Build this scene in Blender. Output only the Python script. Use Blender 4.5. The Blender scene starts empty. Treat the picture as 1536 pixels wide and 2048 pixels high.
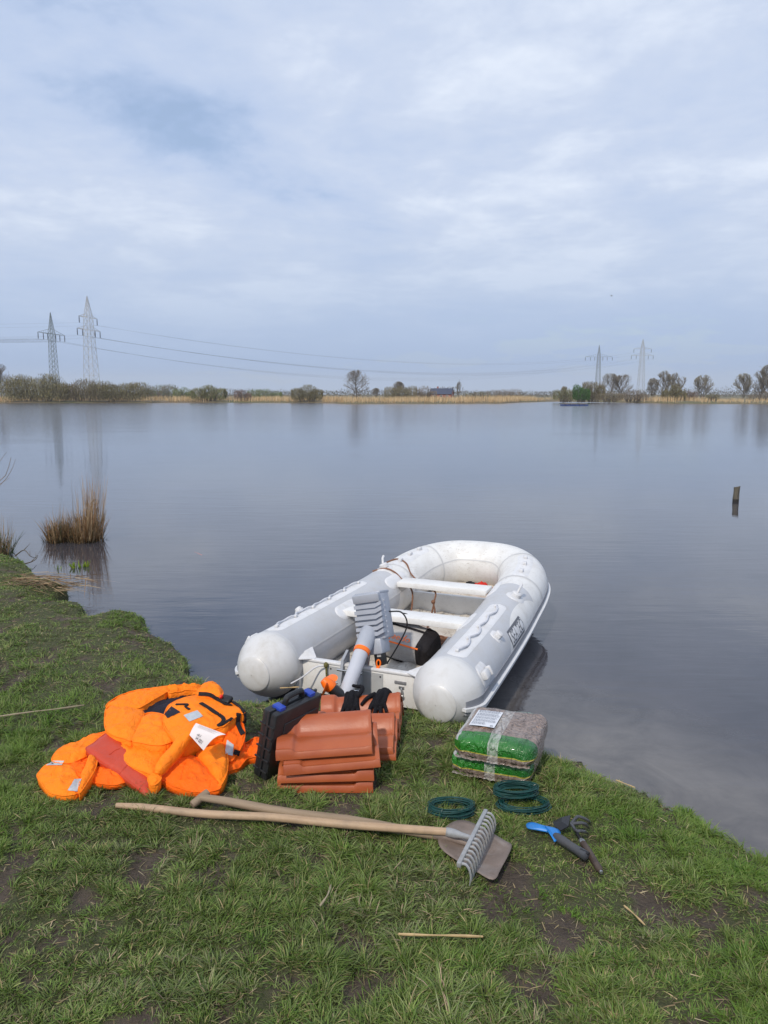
import bpy, bmesh, math, random
import numpy as np
from mathutils import Vector, Matrix, noise as mnoise

R = math.radians
S = bpy.context.scene
COL = S.collection

# ------------------------------------------------------------------ camera, sky, sun, exposure
CAM_H = 1.65
PITCH = math.atan(236 / 1540)
cam_data = bpy.data.cameras.new('camera')
cam_data.sensor_fit = 'HORIZONTAL'
cam_data.sensor_width = 36.0
cam_data.lens = 36.0 * 1540 / 1536
cam_data.clip_start = 0.05
cam_data.clip_end = 9000
cam = bpy.data.objects.new('camera', cam_data)
cam.location = (0, 0, CAM_H)
cam.rotation_euler = (math.pi / 2 - PITCH, 0, 0)
COL.objects.link(cam)
S.camera = cam

SUN_AZ = R(24)        # degrees left of straight behind the photographer
SUN_EL = R(44)
sun_dir = Vector((-math.sin(SUN_AZ) * math.cos(SUN_EL), -math.cos(SUN_AZ) * math.cos(SUN_EL), math.sin(SUN_EL)))
sd = bpy.data.lights.new('sun', 'SUN')
sd.energy = 2.8
sd.angle = R(2.5)
sd.color = (1.0, 0.91, 0.78)
sun = bpy.data.objects.new('sun', sd)
sun.rotation_euler = (-sun_dir).to_track_quat('-Z', 'Y').to_euler()
sun.location = (-4, -6, 9)
COL.objects.link(sun)

world = bpy.data.worlds.new('World')
S.world = world
world.use_nodes = True
wn, wl = world.node_tree.nodes, world.node_tree.links
wn.clear()


def wnode(t, **k):
    n = wn.new(t)
    for a, v in k.items():
        setattr(n, a, v)
    return n


def wmath(op, a, b=None, c=None):
    n = wnode('ShaderNodeMath', operation=op)
    for i, v in enumerate((a, b, c)):
        if v is None:
            continue
        if isinstance(v, (int, float)):
            n.inputs[i].default_value = v
        else:
            wl.new(v, n.inputs[i])
    return n.outputs[0]


def wramp(fac, stops):
    n = wnode('ShaderNodeValToRGB')
    el = n.color_ramp.elements
    while len(el) < len(stops):
        el.new(0.5)
    for e, (p, c) in zip(el, stops):
        e.position = p
        e.color = (c[0], c[1], c[2], 1) if not isinstance(c, (int, float)) else (c, c, c, 1)
    wl.new(fac, n.inputs[0])
    return n.outputs[0]


w_out = wnode('ShaderNodeOutputWorld')
w_bg = wnode('ShaderNodeBackground')
w_bg.inputs[1].default_value = 0.1
w_sky = wnode('ShaderNodeTexSky', sky_type='NISHITA', sun_disc=False)
w_sky.sun_elevation = SUN_EL
w_sky.sun_rotation = math.pi + SUN_AZ
w_sky.air_density = 1.2
w_sky.dust_density = 0.6
w_tc = wnode('ShaderNodeTexCoord')
w_sep = wnode('ShaderNodeSeparateXYZ')
wl.new(w_tc.outputs['Generated'], w_sep.inputs[0])
elev = wmath('MAXIMUM', w_sep.outputs[2], 0.0)
den = wmath('ADD', elev, 0.16)
px_ = wmath('DIVIDE', w_sep.outputs[0], den)
py_ = wmath('DIVIDE', w_sep.outputs[1], den)
w_cmb = wnode('ShaderNodeCombineXYZ')
wl.new(px_, w_cmb.inputs[0]); wl.new(py_, w_cmb.inputs[1])


def wnoise(scale, detail, rough, off, dist=0.0):
    m = wnode('ShaderNodeMapping')
    m.inputs['Location'].default_value = off
    wl.new(w_cmb.outputs[0], m.inputs[0])
    n = wnode('ShaderNodeTexNoise')
    n.inputs['Scale'].default_value = scale
    n.inputs['Detail'].default_value = detail
    n.inputs['Roughness'].default_value = rough
    n.inputs['Distortion'].default_value = dist
    wl.new(m.outputs[0], n.inputs[0])
    return n.outputs[0]


SKY_OFF = (4.3, 12.7, 4)
n_big = wnoise(0.9, 6, 0.55, SKY_OFF, 0.3)
n_mid = wnoise(2.6, 9, 0.6, (1.3, 0.4, 2), 0.4)
n_fine = wnoise(7.0, 8, 0.62, (5.0, 2.0, 4), 0.2)
dens = wmath('ADD', wmath('MULTIPLY', n_big, 0.60), wmath('ADD', wmath('MULTIPLY', n_mid, 0.27), wmath('MULTIPLY', n_fine, 0.13)))
# cloud brightness by thickness, and a far, bluer cloud deck towards the horizon
bright = wramp(dens, [(0.36, (4.5, 5.9, 8.7)), (0.44, (5.3, 6.4, 8.6)), (0.53, (6.3, 7.2, 9.0)), (0.61, (8.0, 8.75, 10.1))])
deck = wramp(elev, [(0.0, (4.3, 5.4, 7.4)), (0.03, (3.8, 5.05, 7.5)), (0.10, (4.35, 5.55, 7.8)), (0.2, (5.4, 6.4, 8.2))])
w_mix0 = wnode('ShaderNodeMix', data_type='RGBA')
wl.new(wramp(elev, [(0.04, 1.0), (0.24, 0.0)]), w_mix0.inputs[0])
wl.new(bright, w_mix0.inputs[6]); wl.new(deck, w_mix0.inputs[7])
cover = wramp(dens, [(0.35, 0.62), (0.44, 0.98)])
w_mix1 = wnode('ShaderNodeMix', data_type='RGBA')
wl.new(wmath('MAXIMUM', cover, wramp(elev, [(0.05, 0.9), (0.2, 0.0)])), w_mix1.inputs[0])
wl.new(w_sky.outputs[0], w_mix1.inputs[6]); wl.new(w_mix0.outputs[2], w_mix1.inputs[7])
wl.new(w_mix1.outputs[2], w_bg.inputs[0])
wl.new(w_bg.outputs[0], w_out.inputs[0])

S.view_settings.view_transform = 'Standard'
S.view_settings.look = 'None'
S.view_settings.exposure = 0.0
S.view_settings.gamma = 1.0

# ------------------------------------------------------------------ layout helpers
FPX = 1540.0
CP, SP = math.cos(PITCH), math.sin(PITCH)


def ray(px, py):
    dx, u = (px - 768) / FPX, -(py - 1024) / FPX
    return dx, CP + u * SP, -SP + u * CP


def at(px, py, z=0.0):
    """point of the level z that the photograph shows at this pixel"""
    x, y, zz = ray(px, py)
    t = (z - CAM_H) / zz
    return Vector((x * t, y * t, z))


def atY(px, py, Y):
    x, y, zz = ray(px, py)
    t = Y / y
    return Vector((x * t, Y, CAM_H + zz * t))


# ------------------------------------------------------------------ objects
def tag(o, label=None, cat=None, group=None, kind=None):
    if label: o['label'] = label
    if cat: o['category'] = cat
    if group: o['group'] = group
    if kind: o['kind'] = kind
    return o


def empty(name, loc=(0, 0, 0), rz=0.0, label=None, cat=None, group=None):
    o = bpy.data.objects.new(name, None)
    COL.objects.link(o)
    o.location = loc
    o.rotation_euler = (0, 0, rz)
    o.empty_display_size = 0.05
    return tag(o, label, cat, group)


class Geo:
    def __init__(self):
        self.v, self.f, self.m = [], [], []

    def add(self, v, f, m=0):
        b = len(self.v)
        self.v.extend([tuple(p) for p in v])
        self.f.extend([tuple(i + b for i in q) for q in f])
        self.m.extend([m] * len(f))
        return self

    def box(self, c, s, M=None, m=0, bev=0.0):
        c = Vector(c)
        hx, hy, hz = s[0] / 2, s[1] / 2, s[2] / 2
        if bev <= 0:
            pts = [Vector((sx * hx, sy * hy, sz * hz)) for sz in (-1, 1) for sy in (-1, 1) for sx in (-1, 1)]
            fs = [(0, 2, 3, 1), (4, 5, 7, 6), (0, 1, 5, 4), (2, 6, 7, 3), (0, 4, 6, 2), (1, 3, 7, 5)]
        else:
            bm = bmesh.new()
            bmesh.ops.create_cube(bm, size=1.0)
            for v in bm.verts:
                v.co = Vector((v.co.x * s[0], v.co.y * s[1], v.co.z * s[2]))
            bmesh.ops.bevel(bm, geom=bm.edges[:], offset=bev, segments=2, affect='EDGES', profile=0.5)
            bm.verts.index_update()
            pts = [v.co.copy() for v in bm.verts]
            fs = [tuple(v.index for v in f.verts) for f in bm.faces]
            bm.free()
        if M is not None:
            pts = [M @ p for p in pts]
        return self.add([p + c for p in pts], fs, m)

    def tube(self, pts, rad, n=8, caps=True, m=0, closed=False):
        pts = [Vector(p) for p in pts]
        k = len(pts)
        rads = [rad] * k if isinstance(rad, (int, float)) else list(rad)
        vs, nrm = [], None
        for i in range(k):
            a = pts[i - 1] if (i > 0 or closed) else pts[i]
            b = pts[(i + 1) % k] if (i < k - 1 or closed) else pts[i]
            t = (b - a)
            if t.length < 1e-9: t = Vector((0, 0, 1))
            t.normalize()
            if nrm is None:
                h = Vector((0, 0, 1)) if abs(t.z) < 0.9 else Vector((1, 0, 0))
                nrm = (h - t * h.dot(t)).normalized()
            else:
                nrm = nrm - t * nrm.dot(t)
                nrm = nrm.normalized() if nrm.length > 1e-6 else Vector((0, 1, 0))
            bi = t.cross(nrm)
            for j in range(n):
                a_ = 2 * math.pi * j / n
                vs.append(pts[i] + (nrm * math.cos(a_) + bi * math.sin(a_)) * rads[i])
        fs = []
        for i in range(k if closed else k - 1):
            i2 = (i + 1) % k
            for j in range(n):
                j2 = (j + 1) % n
                fs.append((i * n + j, i * n + j2, i2 * n + j2, i2 * n + j))
        if caps and not closed:
            fs.append(tuple(reversed(range(n))))
            fs.append(tuple((k - 1) * n + j for j in range(n)))
        return self.add(vs, fs, m)

    def lathe(self, prof, M=None, n=20, m=0):
        """prof = [(radius, height)...] about local z"""
        vs, fs = [], []
        for r, h in prof:
            for j in range(n):
                a = 2 * math.pi * j / n
                p = Vector((r * math.cos(a), r * math.sin(a), h))
                vs.append(M @ p if M is not None else p)
        k = len(prof)
        for i in range(k - 1):
            for j in range(n):
                j2 = (j + 1) % n
                fs.append((i * n + j, i * n + j2, (i + 1) * n + j2, (i + 1) * n + j))
        fs.append(tuple(reversed(range(n))))
        fs.append(tuple((k - 1) * n + j for j in range(n)))
        return self.add(vs, fs, m)

    def prism(self, poly, h0, h1, M=None, m=0):
        """poly in xy, extruded z h0..h1"""
        n = len(poly)
        vs = [Vector((p[0], p[1], h0)) for p in poly] + [Vector((p[0], p[1], h1)) for p in poly]
        if M is not None:
            vs = [M @ p for p in vs]
        fs = [tuple(reversed(range(n))), tuple(range(n, 2 * n))]
        for i in range(n):
            j = (i + 1) % n
            fs.append((i, j, n + j, n + i))
        return self.add(vs, fs, m)

    def ball(self, c, r, M=None, n=12, k=8, m=0):
        if isinstance(r, (int, float)): r = (r, r, r)
        vs, fs = [], []
        for i in range(k + 1):
            a = math.pi * i / k
            for j in range(n):
                b = 2 * math.pi * j / n
                p = Vector((r[0] * math.sin(a) * math.cos(b), r[1] * math.sin(a) * math.sin(b), r[2] * math.cos(a)))
                if M is not None: p = M @ p
                vs.append(Vector(c) + p)
        for i in range(k):
            for j in range(n):
                j2 = (j + 1) % n
                fs.append((i * n + j, (i + 1) * n + j, (i + 1) * n + j2, i * n + j2))
        return self.add(vs, fs, m)

    def build(self, name, mats, parent=None, smooth=True, sharp=35):
        me = bpy.data.meshes.new(name)
        me.from_pydata(self.v, [], self.f)
        if not isinstance(mats, (list, tuple)): mats = [mats]
        for mt in mats: me.materials.append(mt)
        if len(mats) > 1:
            me.polygons.foreach_set('material_index', self.m)
        if smooth:
            me.polygons.foreach_set('use_smooth', [True] * len(me.polygons))
            if sharp:
                me.set_sharp_from_angle(angle=R(sharp))
        me.update()
        o = bpy.data.objects.new(name, me)
        COL.objects.link(o)
        if parent is not None: o.parent = parent
        return o


def np_mesh(name, V, F, mat, parent=None, smooth=False, attrs=None):
    """fast mesh from numpy arrays; F is (n,3) or (n,4)"""
    me = bpy.data.meshes.new(name)
    n, k = F.shape
    me.vertices.add(len(V)); me.vertices.foreach_set('co', np.asarray(V, np.float32).ravel())
    me.loops.add(n * k); me.loops.foreach_set('vertex_index', F.astype(np.int32).ravel())
    me.polygons.add(n)
    me.polygons.foreach_set('loop_start', np.arange(0, n * k, k, dtype=np.int32))
    if smooth: me.polygons.foreach_set('use_smooth', np.ones(n, bool))
    for a, arr in (attrs or {}).items():
        arr = np.asarray(arr, np.float32)
        if arr.ndim == 1:
            at_ = me.attributes.new(a, 'FLOAT', 'POINT'); at_.data.foreach_set('value', arr)
        else:
            at_ = me.attributes.new(a, 'FLOAT_COLOR', 'POINT')
            c4 = np.ones((len(arr), 4), np.float32); c4[:, :3] = arr
            at_.data.foreach_set('color', c4.ravel())
    me.materials.append(mat)
    me.update(); me.validate()
    o = bpy.data.objects.new(name, me)
    COL.objects.link(o)
    if parent is not None: o.parent = parent
    return o


def copy_tree(o, parent=None):
    c = o.copy(); COL.objects.link(c); c.parent = parent
    for ch in list(o.children): copy_tree(ch, c)
    return c


def catmull(P, n, closed=False):
    """n points evenly spaced in parameter along a Catmull-Rom through rows of P"""
    P = np.asarray(P, float)
    k = len(P)
    out = []
    ts = np.linspace(0, k - 1, n) if not closed else np.linspace(0, k, n, endpoint=False)
    for t in ts:
        i = min(int(t), k - 2) if not closed else int(t)
        f = t - i
        if closed:
            a, b, c, d = P[(i - 1) % k], P[i % k], P[(i + 1) % k], P[(i + 2) % k]
        else:
            b, c = P[i], P[i + 1]
            a = P[i - 1] if i > 0 else 2 * b - c
            d = P[i + 2] if i + 2 < k else 2 * c - b
        out.append(0.5 * ((2 * b) + (c - a) * f + (2 * a - 5 * b + 4 * c - d) * f * f + (3 * b - a - 3 * c + d) * f ** 3))
    return np.array(out)


def smooth01(e0, e1, x):
    t = np.clip((x - e0) / (e1 - e0), 0, 1)
    return t * t * (3 - 2 * t)


def vnoise(x, y, seed=0):
    xi, yi = np.floor(x).astype(np.int64), np.floor(y).astype(np.int64)
    xf, yf = x - xi, y - yi

    def h(a, b):
        n = (a * 374761393 + b * 668265263 + seed * 1442695041) & 0xFFFFFFFF
        n = ((n ^ (n >> 13)) * 1274126177) & 0xFFFFFFFF
        n = n ^ (n >> 16)
        return (n & 0xFFFF) / 65535.0
    u, v = xf * xf * (3 - 2 * xf), yf * yf * (3 - 2 * yf)
    return (h(xi, yi) * (1 - u) + h(xi + 1, yi) * u) * (1 - v) + (h(xi, yi + 1) * (1 - u) + h(xi + 1, yi + 1) * u) * v


def fbm(x, y, seed=0, oct=4, gain=0.5):
    s, a, t = 0, 1.0, 0
    for i in range(oct):
        s = s + a * vnoise(x * 2 ** i, y * 2 ** i, seed + i * 17); t += a; a *= gain
    return s / t


# ------------------------------------------------------------------ materials
class NT:
    def __init__(self, name):
        self.mat = bpy.data.materials.new(name)
        self.mat.use_nodes = True
        self.n, self.l = self.mat.node_tree.nodes, self.mat.node_tree.links
        self.b = self.n['Principled BSDF']
        self.out = self.n['Material Output']

    def node(self, t, **k):
        n = self.n.new(t)
        for a, v in k.items(): setattr(n, a, v)
        return n

    def put(self, sock, v):
        if hasattr(v, 'is_linked') or hasattr(v, 'links'):
            self.l.new(v, sock)
        elif isinstance(v, (tuple, list)) and len(v) == 3 and sock.type == 'RGBA':
            sock.default_value = (*v, 1)
        else:
            sock.default_value = v

    def math(self, op, a, b=None, c=None):
        n = self.node('ShaderNodeMath', operation=op)
        for i, v in enumerate((a, b, c)):
            if v is not None: self.put(n.inputs[i], v)
        return n.outputs[0]

    def coord(self, kind='Object', scale=(1, 1, 1), loc=(0, 0, 0), rot=(0, 0, 0)):
        tc = self.node('ShaderNodeTexCoord')
        m = self.node('ShaderNodeMapping')
        m.inputs['Scale'].default_value = scale
        m.inputs['Location'].default_value = loc
        m.inputs['Rotation'].default_value = rot
        self.l.new(tc.outputs[kind], m.inputs[0])
        return m.outputs[0]

    def noise(self, vec, scale, detail=4, rough=0.55, dist=0.0):
        n = self.node('ShaderNodeTexNoise')
        if vec is not None: self.l.new(vec, n.inputs[0])
        n.inputs['Scale'].default_value = scale
        n.inputs['Detail'].default_value = detail
        n.inputs['Roughness'].default_value = rough
        n.inputs['Distortion'].default_value = dist
        return n.outputs[0]

    def voro(self, vec, scale, feature='F1'):
        n = self.node('ShaderNodeTexVoronoi', feature=feature)
        if vec is not None: self.l.new(vec, n.inputs[0])
        n.inputs['Scale'].default_value = scale
        return n.outputs[0]

    def ramp(self, fac, stops, interp='LINEAR'):
        n = self.node('ShaderNodeValToRGB')
        n.color_ramp.interpolation = interp
        el = n.color_ramp.elements
        while len(el) < len(stops): el.new(0.5)
        for e, (p, c) in zip(el, stops):
            e.position = p
            e.color = (c, c, c, 1) if isinstance(c, (int, float)) else (*c, 1)
        self.l.new(fac, n.inputs[0])
        return n.outputs[0]

    def mix(self, f, a, b, mode='MIX'):
        n = self.node('ShaderNodeMix', data_type='RGBA', blend_type=mode)
        self.put(n.inputs[0], f); self.put(n.inputs[6], a); self.put(n.inputs[7], b)
        return n.outputs[2]

    def bump(self, h, strength=0.3, dist=0.01):
        n = self.node('ShaderNodeBump')
        n.inputs['Strength'].default_value = strength
        n.inputs['Distance'].default_value = dist
        self.l.new(h, n.inputs['Height'])
        self.l.new(n.outputs[0], self.b.inputs['Normal'])

    def set(self, **k):
        for a, v in k.items():
            self.put(self.b.inputs[{'color': 'Base Color', 'rough': 'Roughness', 'metal': 'Metallic', 'spec': 'Specular IOR Level', 'ior': 'IOR',
                                    'alpha': 'Alpha', 'trans': 'Transmission Weight', 'sheen': 'Sheen Weight', 'coat': 'Coat Weight', 'sss': 'Subsurface Weight'}[a]], v)
        return self


def simple(name, col, rough=0.5, var=0.12, scale=20, bump=0.0, bscale=None, metal=0.0, spec=0.5, dirt=None, dirt_scale=6, dirt_amt=0.5):
    t = NT(name)
    co = t.coord()
    n = t.noise(co, scale, 5, 0.6)
    lo = tuple(c * (1 - var) for c in col); hi = tuple(min(1, c * (1 + var)) for c in col)
    c = t.ramp(n, [(0.3, lo), (0.7, hi)])
    if dirt:
        d = t.ramp(t.noise(co, dirt_scale, 8, 0.68, 0.4), [(0.5, 0.0), (0.72, dirt_amt)])
        c = t.mix(d, c, dirt)
    t.set(color=c, rough=rough, metal=metal, spec=spec)
    if bump:
        t.bump(t.noise(co, bscale or scale * 4, 4, 0.6), bump, 0.004)
    return t.mat


def attr_mat(name, attr='col', rough=0.6, trans=0.0, spec=0.3):
    t = NT(name)
    a = t.node('ShaderNodeAttribute', attribute_name=attr)
    t.set(color=a.outputs['Color'], rough=rough, spec=spec)
    if trans:
        tr = t.node('ShaderNodeBsdfTranslucent')
        t.l.new(a.outputs['Color'], tr.inputs[0])
        mx = t.node('ShaderNodeMixShader'); mx.inputs[0].default_value = trans
        t.l.new(t.b.outputs[0], mx.inputs[1]); t.l.new(tr.outputs[0], mx.inputs[2])
        t.l.new(mx.outputs[0], t.out.inputs[0])
    return t.mat

# ------------------------------------------------------------------ the near bank
WATER_Z = -0.14
SHORE_PX = [(-2600, 1075), (-1400, 1085), (-700, 1080), (-250, 1090), (-60, 1085), (0, 1098), (45, 1112), (70, 1140), (128, 1158), (132, 1168), (95, 1185), (130, 1190), (158, 1192), (166, 1200), (158, 1214), (178, 1219), (200, 1213), (235, 1206), (268, 1211),
            (288, 1222), (290, 1243), (318, 1259), (356, 1281), (373, 1305), (372, 1322), (380, 1336), (404, 1345), (404, 1366), (432, 1376), (478, 1384), (560, 1384), (640, 1382), (760, 1392), (850, 1408), (930, 1424),
            (1010, 1440), (1078, 1478), (1110, 1502), (1165, 1496), (1185, 1519), (1250, 1543), (1330, 1583), (1384, 1604), (1432, 1644), (1480, 1664), (1536, 1690), (1640, 1730), (1850, 1790), (2200, 1850), (3200, 1950), (5200, 2100)]
shore = [at(x, y, 0.0) for x, y in SHORE_PX]
shore2 = np.array([(p.x, p.y) for p in shore])
shore_poly = np.vstack([shore2, [(60, shore2[-1][1] - 1), (60, -30), (-60, -30), (-60, shore2[0][1])]])


def poly_sd(X, Y, P):
    """signed distance, positive inside"""
    X, Y = np.asarray(X, float), np.asarray(Y, float)
    d = np.full(X.shape, 1e9); ins = np.zeros(X.shape, bool)
    for i in range(len(P)):
        a, b = P[i], P[(i + 1) % len(P)]
        e = b - a
        t = np.clip(((X - a[0]) * e[0] + (Y - a[1]) * e[1]) / max(e @ e, 1e-12), 0, 1)
        d = np.minimum(d, np.hypot(X - a[0] - t * e[0], Y - a[1] - t * e[1]))
        c = ((a[1] > Y) != (b[1] > Y))
        xi = a[0] + (Y - a[1]) / (e[1] if abs(e[1]) > 1e-12 else 1e-12) * e[0]
        ins ^= c & (X < xi)
    return np.where(ins, d, -d)


def shore_sd(X, Y):
    s = poly_sd(X, Y, shore_poly)
    return s + (fbm(X * 9, Y * 9, 5, 3) - 0.5) * 0.05


def bank_h(X, Y, s=None):
    if s is None: s = shore_sd(X, Y)
    und = (fbm(X * 1.3, Y * 1.3, 3, 3) - 0.5) * 0.035 + (fbm(X * 7, Y * 7, 9, 3) - 0.5) * 0.018
    und = und * smooth01(0, 0.1, s)
    roll = -0.05 * (1 - smooth01(0.0, 0.28, s))
    drop = -0.42 * (1 - smooth01(-0.09, 0.015, s))
    return und + roll + drop


def bare(X, Y):
    """0 grass .. 1 trodden bare soil"""
    n = fbm(X * 7.0 + 4, Y * 5.6, 21, 4, 0.55)
    n2 = fbm(X * 1.0, Y * 1.0, 33, 2)
    near = smooth01(3.6, 2.2, Y)
    return smooth01(0.60, 0.69, n + (n2 - 0.5) * 0.20 + near * 0.085 - 0.085 * smooth01(0.4, 1.2, X) - 0.03 * smooth01(4.5, 6, Y))


def axis(lo, a, b, hi, fine, grow=1.25):
    mid = list(np.arange(a, b, fine))
    l, st = [a], fine
    while l[-1] > lo: st *= grow; l.append(l[-1] - st)
    r, st = [mid[-1]], fine
    while r[-1] < hi: st *= grow; r.append(r[-1] + st)
    return np.array(l[:0:-1] + mid + r[1:])


gx = axis(-40, -5.2, 4.2, 40, 0.028)
gy = axis(-12, 1.2, 9.6, 14, 0.028)
GX, GY = np.meshgrid(gx, gy)
GS = shore_sd(GX, GY)
GZ = bank_h(GX, GY, GS) - 0.012 * bare(GX, GY)
nx_, ny_ = len(gx), len(gy)
idx = np.arange(nx_ * ny_).reshape(ny_, nx_)
F = np.stack([idx[:-1, :-1], idx[:-1, 1:], idx[1:, 1:], idx[1:, :-1]], -1).reshape(-1, 4)
V = np.stack([GX, GY, GZ], -1).reshape(-1, 3)

t = NT('bank_soil')
co = t.coord()
n1 = t.noise(co, 14, 8, 0.65)
n2 = t.noise(co, 70, 6, 0.7)
at_s = t.node('ShaderNodeAttribute', attribute_name='bare')
soil = t.ramp(n1, [(0.3, (0.060, 0.046, 0.035)), (0.7, (0.135, 0.107, 0.085))])
thatch = t.ramp(n2, [(0.3, (0.048, 0.058, 0.022)), (0.7, (0.105, 0.108, 0.050))])
t.set(color=t.mix(at_s.outputs['Fac'], thatch, soil), rough=0.85, spec=0.25)
t.bump(t.math('ADD', t.noise(co, 60, 8, 0.7), t.math('MULTIPLY', t.noise(co, 18, 4, 0.6), 1.6)), 1.0, 0.02)
bank = np_mesh('grass_bank', V, F, t.mat, smooth=True, attrs={'bare': bare(GX, GY).ravel()})
tag(bank, kind='structure')

# ------------------------------------------------------------------ water
t = NT('lake_water')
co = t.coord('Object')
murk = t.noise(co, 0.9, 5, 0.6, 0.6)
murk2 = t.noise(co, 3.2, 6, 0.65, 0.8)
mm = t.math('ADD', t.math('MULTIPLY', murk, 0.5), t.math('MULTIPLY', murk2, 0.5))
deep = t.ramp(mm, [(0.36, (0.034, 0.033, 0.039)), (0.62, (0.056, 0.054, 0.064))])
silt = t.ramp(mm, [(0.38, (0.070, 0.066, 0.067)), (0.60, (0.150, 0.139, 0.130))])
shal = t.node('ShaderNodeAttribute', attribute_name='shallow').outputs['Fac']
body = t.mix(shal, deep, silt)
gp = t.node('ShaderNodeSeparateXYZ'); t.l.new(t.node('ShaderNodeNewGeometry').outputs['Position'], gp.inputs[0])
wrough = t.ramp(t.math('DIVIDE', gp.outputs[1], 160.0), [(0.05, 0.015), (0.12, 0.06), (0.35, 0.13), (0.9, 0.17)])   # ripples too small to resolve: wind-roughened open water
t.set(color=body, rough=wrough, spec=0.5, ior=1.5)
# ripples: long low wind ripples, broken up in patches
w1 = t.noise(t.coord('Object', (1.0, 4.5, 1), rot=(0, 0, R(-12))), 1.3, 3, 0.5, 0.3)
w2 = t.noise(t.coord('Object', (1.2, 5.0, 1), rot=(0, 0, R(9))), 4.5, 3, 0.55, 0.2)
w3 = t.noise(t.coord('Object', (0.5, 1.5, 1)), 0.22, 3, 0.6, 0.5)
amp = t.ramp(w3, [(0.35, 0.25), (0.7, 1.0)])
hgt = t.math('MULTIPLY', t.math('ADD', t.math('MULTIPLY', w1, 1.0), t.math('MULTIPLY', w2, 0.25)), amp)
t.bump(hgt, 0.20, 0.02)
wx = axis(-1500, -6, 8, 1500, 0.12, 1.3); wy = axis(-20, 1.5, 10, 220, 0.12, 1.25)
WX, WY = np.meshgrid(wx, wy)
idx = np.arange(WX.size).reshape(WX.shape)
F = np.stack([idx[:-1, :-1], idx[:-1, 1:], idx[1:, 1:], idx[1:, :-1]], -1).reshape(-1, 4)
SH = poly_sd(WX, WY, shore_poly)
SH = (1 - smooth01(0.1, 1.3, -SH)) * smooth01(-0.6, 0.9, WX)
water = np_mesh('lake_water', np.stack([WX, WY, np.full(WX.shape, WATER_Z)], -1).reshape(-1, 3), F, t.mat, smooth=True, attrs={'shallow': SH.ravel()})
tag(water, kind='structure')

# ------------------------------------------------------------------ far shore
FAR_PX = [(-2500, 803), (-900, 804), (-300, 805), (0, 806), (300, 806), (330, 805), (640, 805.5), (700, 807.5), (1000, 807), (1045, 804.5), (1120, 803), (1240, 805), (1350, 807), (1536, 808), (1800, 808), (2600, 806), (4500, 804)]
FS = np.array([(p.x, p.y) for p in (at(x, y, WATER_Z) for x, y in FAR_PX)])


def far_y(x):
    return np.interp(x, FS[:, 0], FS[:, 1]) + (fbm(np.asarray(x, float) * 0.15, np.zeros_like(np.asarray(x, float)), 8, 3) - 0.5) * 3.0


fx = axis(-1500, -140, 140, 1500, 1.5, 1.3)
offs = np.array([-1.5, 0, 0.5, 1.5, 4, 10, 25, 60, 150, 400, 800, 1500, 2300])
hz = np.array([-0.8, -0.16, 0.05, 0.15, 0.25, 0.3, 0.3, 0.3, 0.3, 0.3, 0.3, 0.3, 0.3])
TX = np.repeat(fx[None, :], len(offs), 0)
TY = far_y(fx)[None, :] + offs[:, None]
TZ = np.repeat(hz[:, None], len(fx), 1)
idx = np.arange(TX.size).reshape(TX.shape)
F = np.stack([idx[:-1, :-1], idx[:-1, 1:], idx[1:, 1:], idx[1:, :-1]], -1).reshape(-1, 4)
t = NT('far_meadow')
co = t.coord()
t.set(color=t.ramp(t.noise(co, 0.05, 6, 0.6), [(0.35, (0.16, 0.12, 0.07)), (0.65, (0.09, 0.10, 0.045))]), rough=0.9)
far = np_mesh('far_shore', np.stack([TX, TY, TZ], -1).reshape(-1, 3), F, t.mat, smooth=True)
tag(far, kind='structure')

# ------------------------------------------------------------------ shared paint and cloth
M_white_pvc = None
ORANGE = (0.95, 0.125, 0.004)


def text_geo(txt, size):
    cu = bpy.data.curves.new('lettering', 'FONT')
    cu.body = txt; cu.size = size; cu.align_x = 'CENTER'; cu.align_y = 'CENTER'
    o = bpy.data.objects.new('lettering', cu)
    COL.objects.link(o)
    dg = bpy.context.evaluated_depsgraph_get()
    me = bpy.data.meshes.new_from_object(o.evaluated_get(dg))
    v = [p.co.copy() for p in me.vertices]
    f = [tuple(p.vertices) for p in me.polygons]
    bpy.data.objects.remove(o); bpy.data.curves.remove(cu); bpy.data.meshes.remove(me)
    return v, f


def put_text(name, txt, size, fn, mat, parent, sx=1.0, shear=0.0):
    v, f = text_geo(txt, size)
    g = Geo()
    g.add([fn((p.x + p.y * shear) * sx, p.y) for p in v], f)
    return g.build(name, mat, parent, smooth=False)


# ------------------------------------------------------------------ inflatable boat
BOAT_LOC = Vector((-0.137, 4.192, 0.08))
BOAT_RZ = R(67.0)
TR, HW = 0.19, 0.55
half = [(-0.26, -HW, 0.0), (0.0, -HW, 0.0), (0.5, -0.54, 0.005), (1.0, -0.525, 0.015), (1.45, -0.505, 0.032), (1.82, -0.49, 0.06), (2.1, -0.455, 0.09), (2.31, -0.365, 0.112), (2.44, -0.22, 0.128)]
ctrl = half + [(2.475, 0, 0.132)] + [(x, -y, z) for x, y, z in reversed(half)]
pp = catmull(ctrl, 900)
al = np.concatenate([[0], np.cumsum(np.linalg.norm(np.diff(pp, axis=0), axis=1))])
S0 = 0.26
L_TUBE = al[-1] - 2 * S0


def tube_frame(s):
    a = np.clip(s + S0, 0, al[-1])
    p = Vector([float(np.interp(a, al, pp[:, i])) for i in range(3)])
    e = 0.02
    q0 = Vector([float(np.interp(max(a - e, 0), al, pp[:, i])) for i in range(3)])
    q1 = Vector([float(np.interp(min(a + e, al[-1]), al, pp[:, i])) for i in range(3)])
    T = (q1 - q0).normalized()
    out = T.cross(Vector((0, 0, 1))).normalized()
    up = out.cross(T)
    return p, T, out, up


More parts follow.
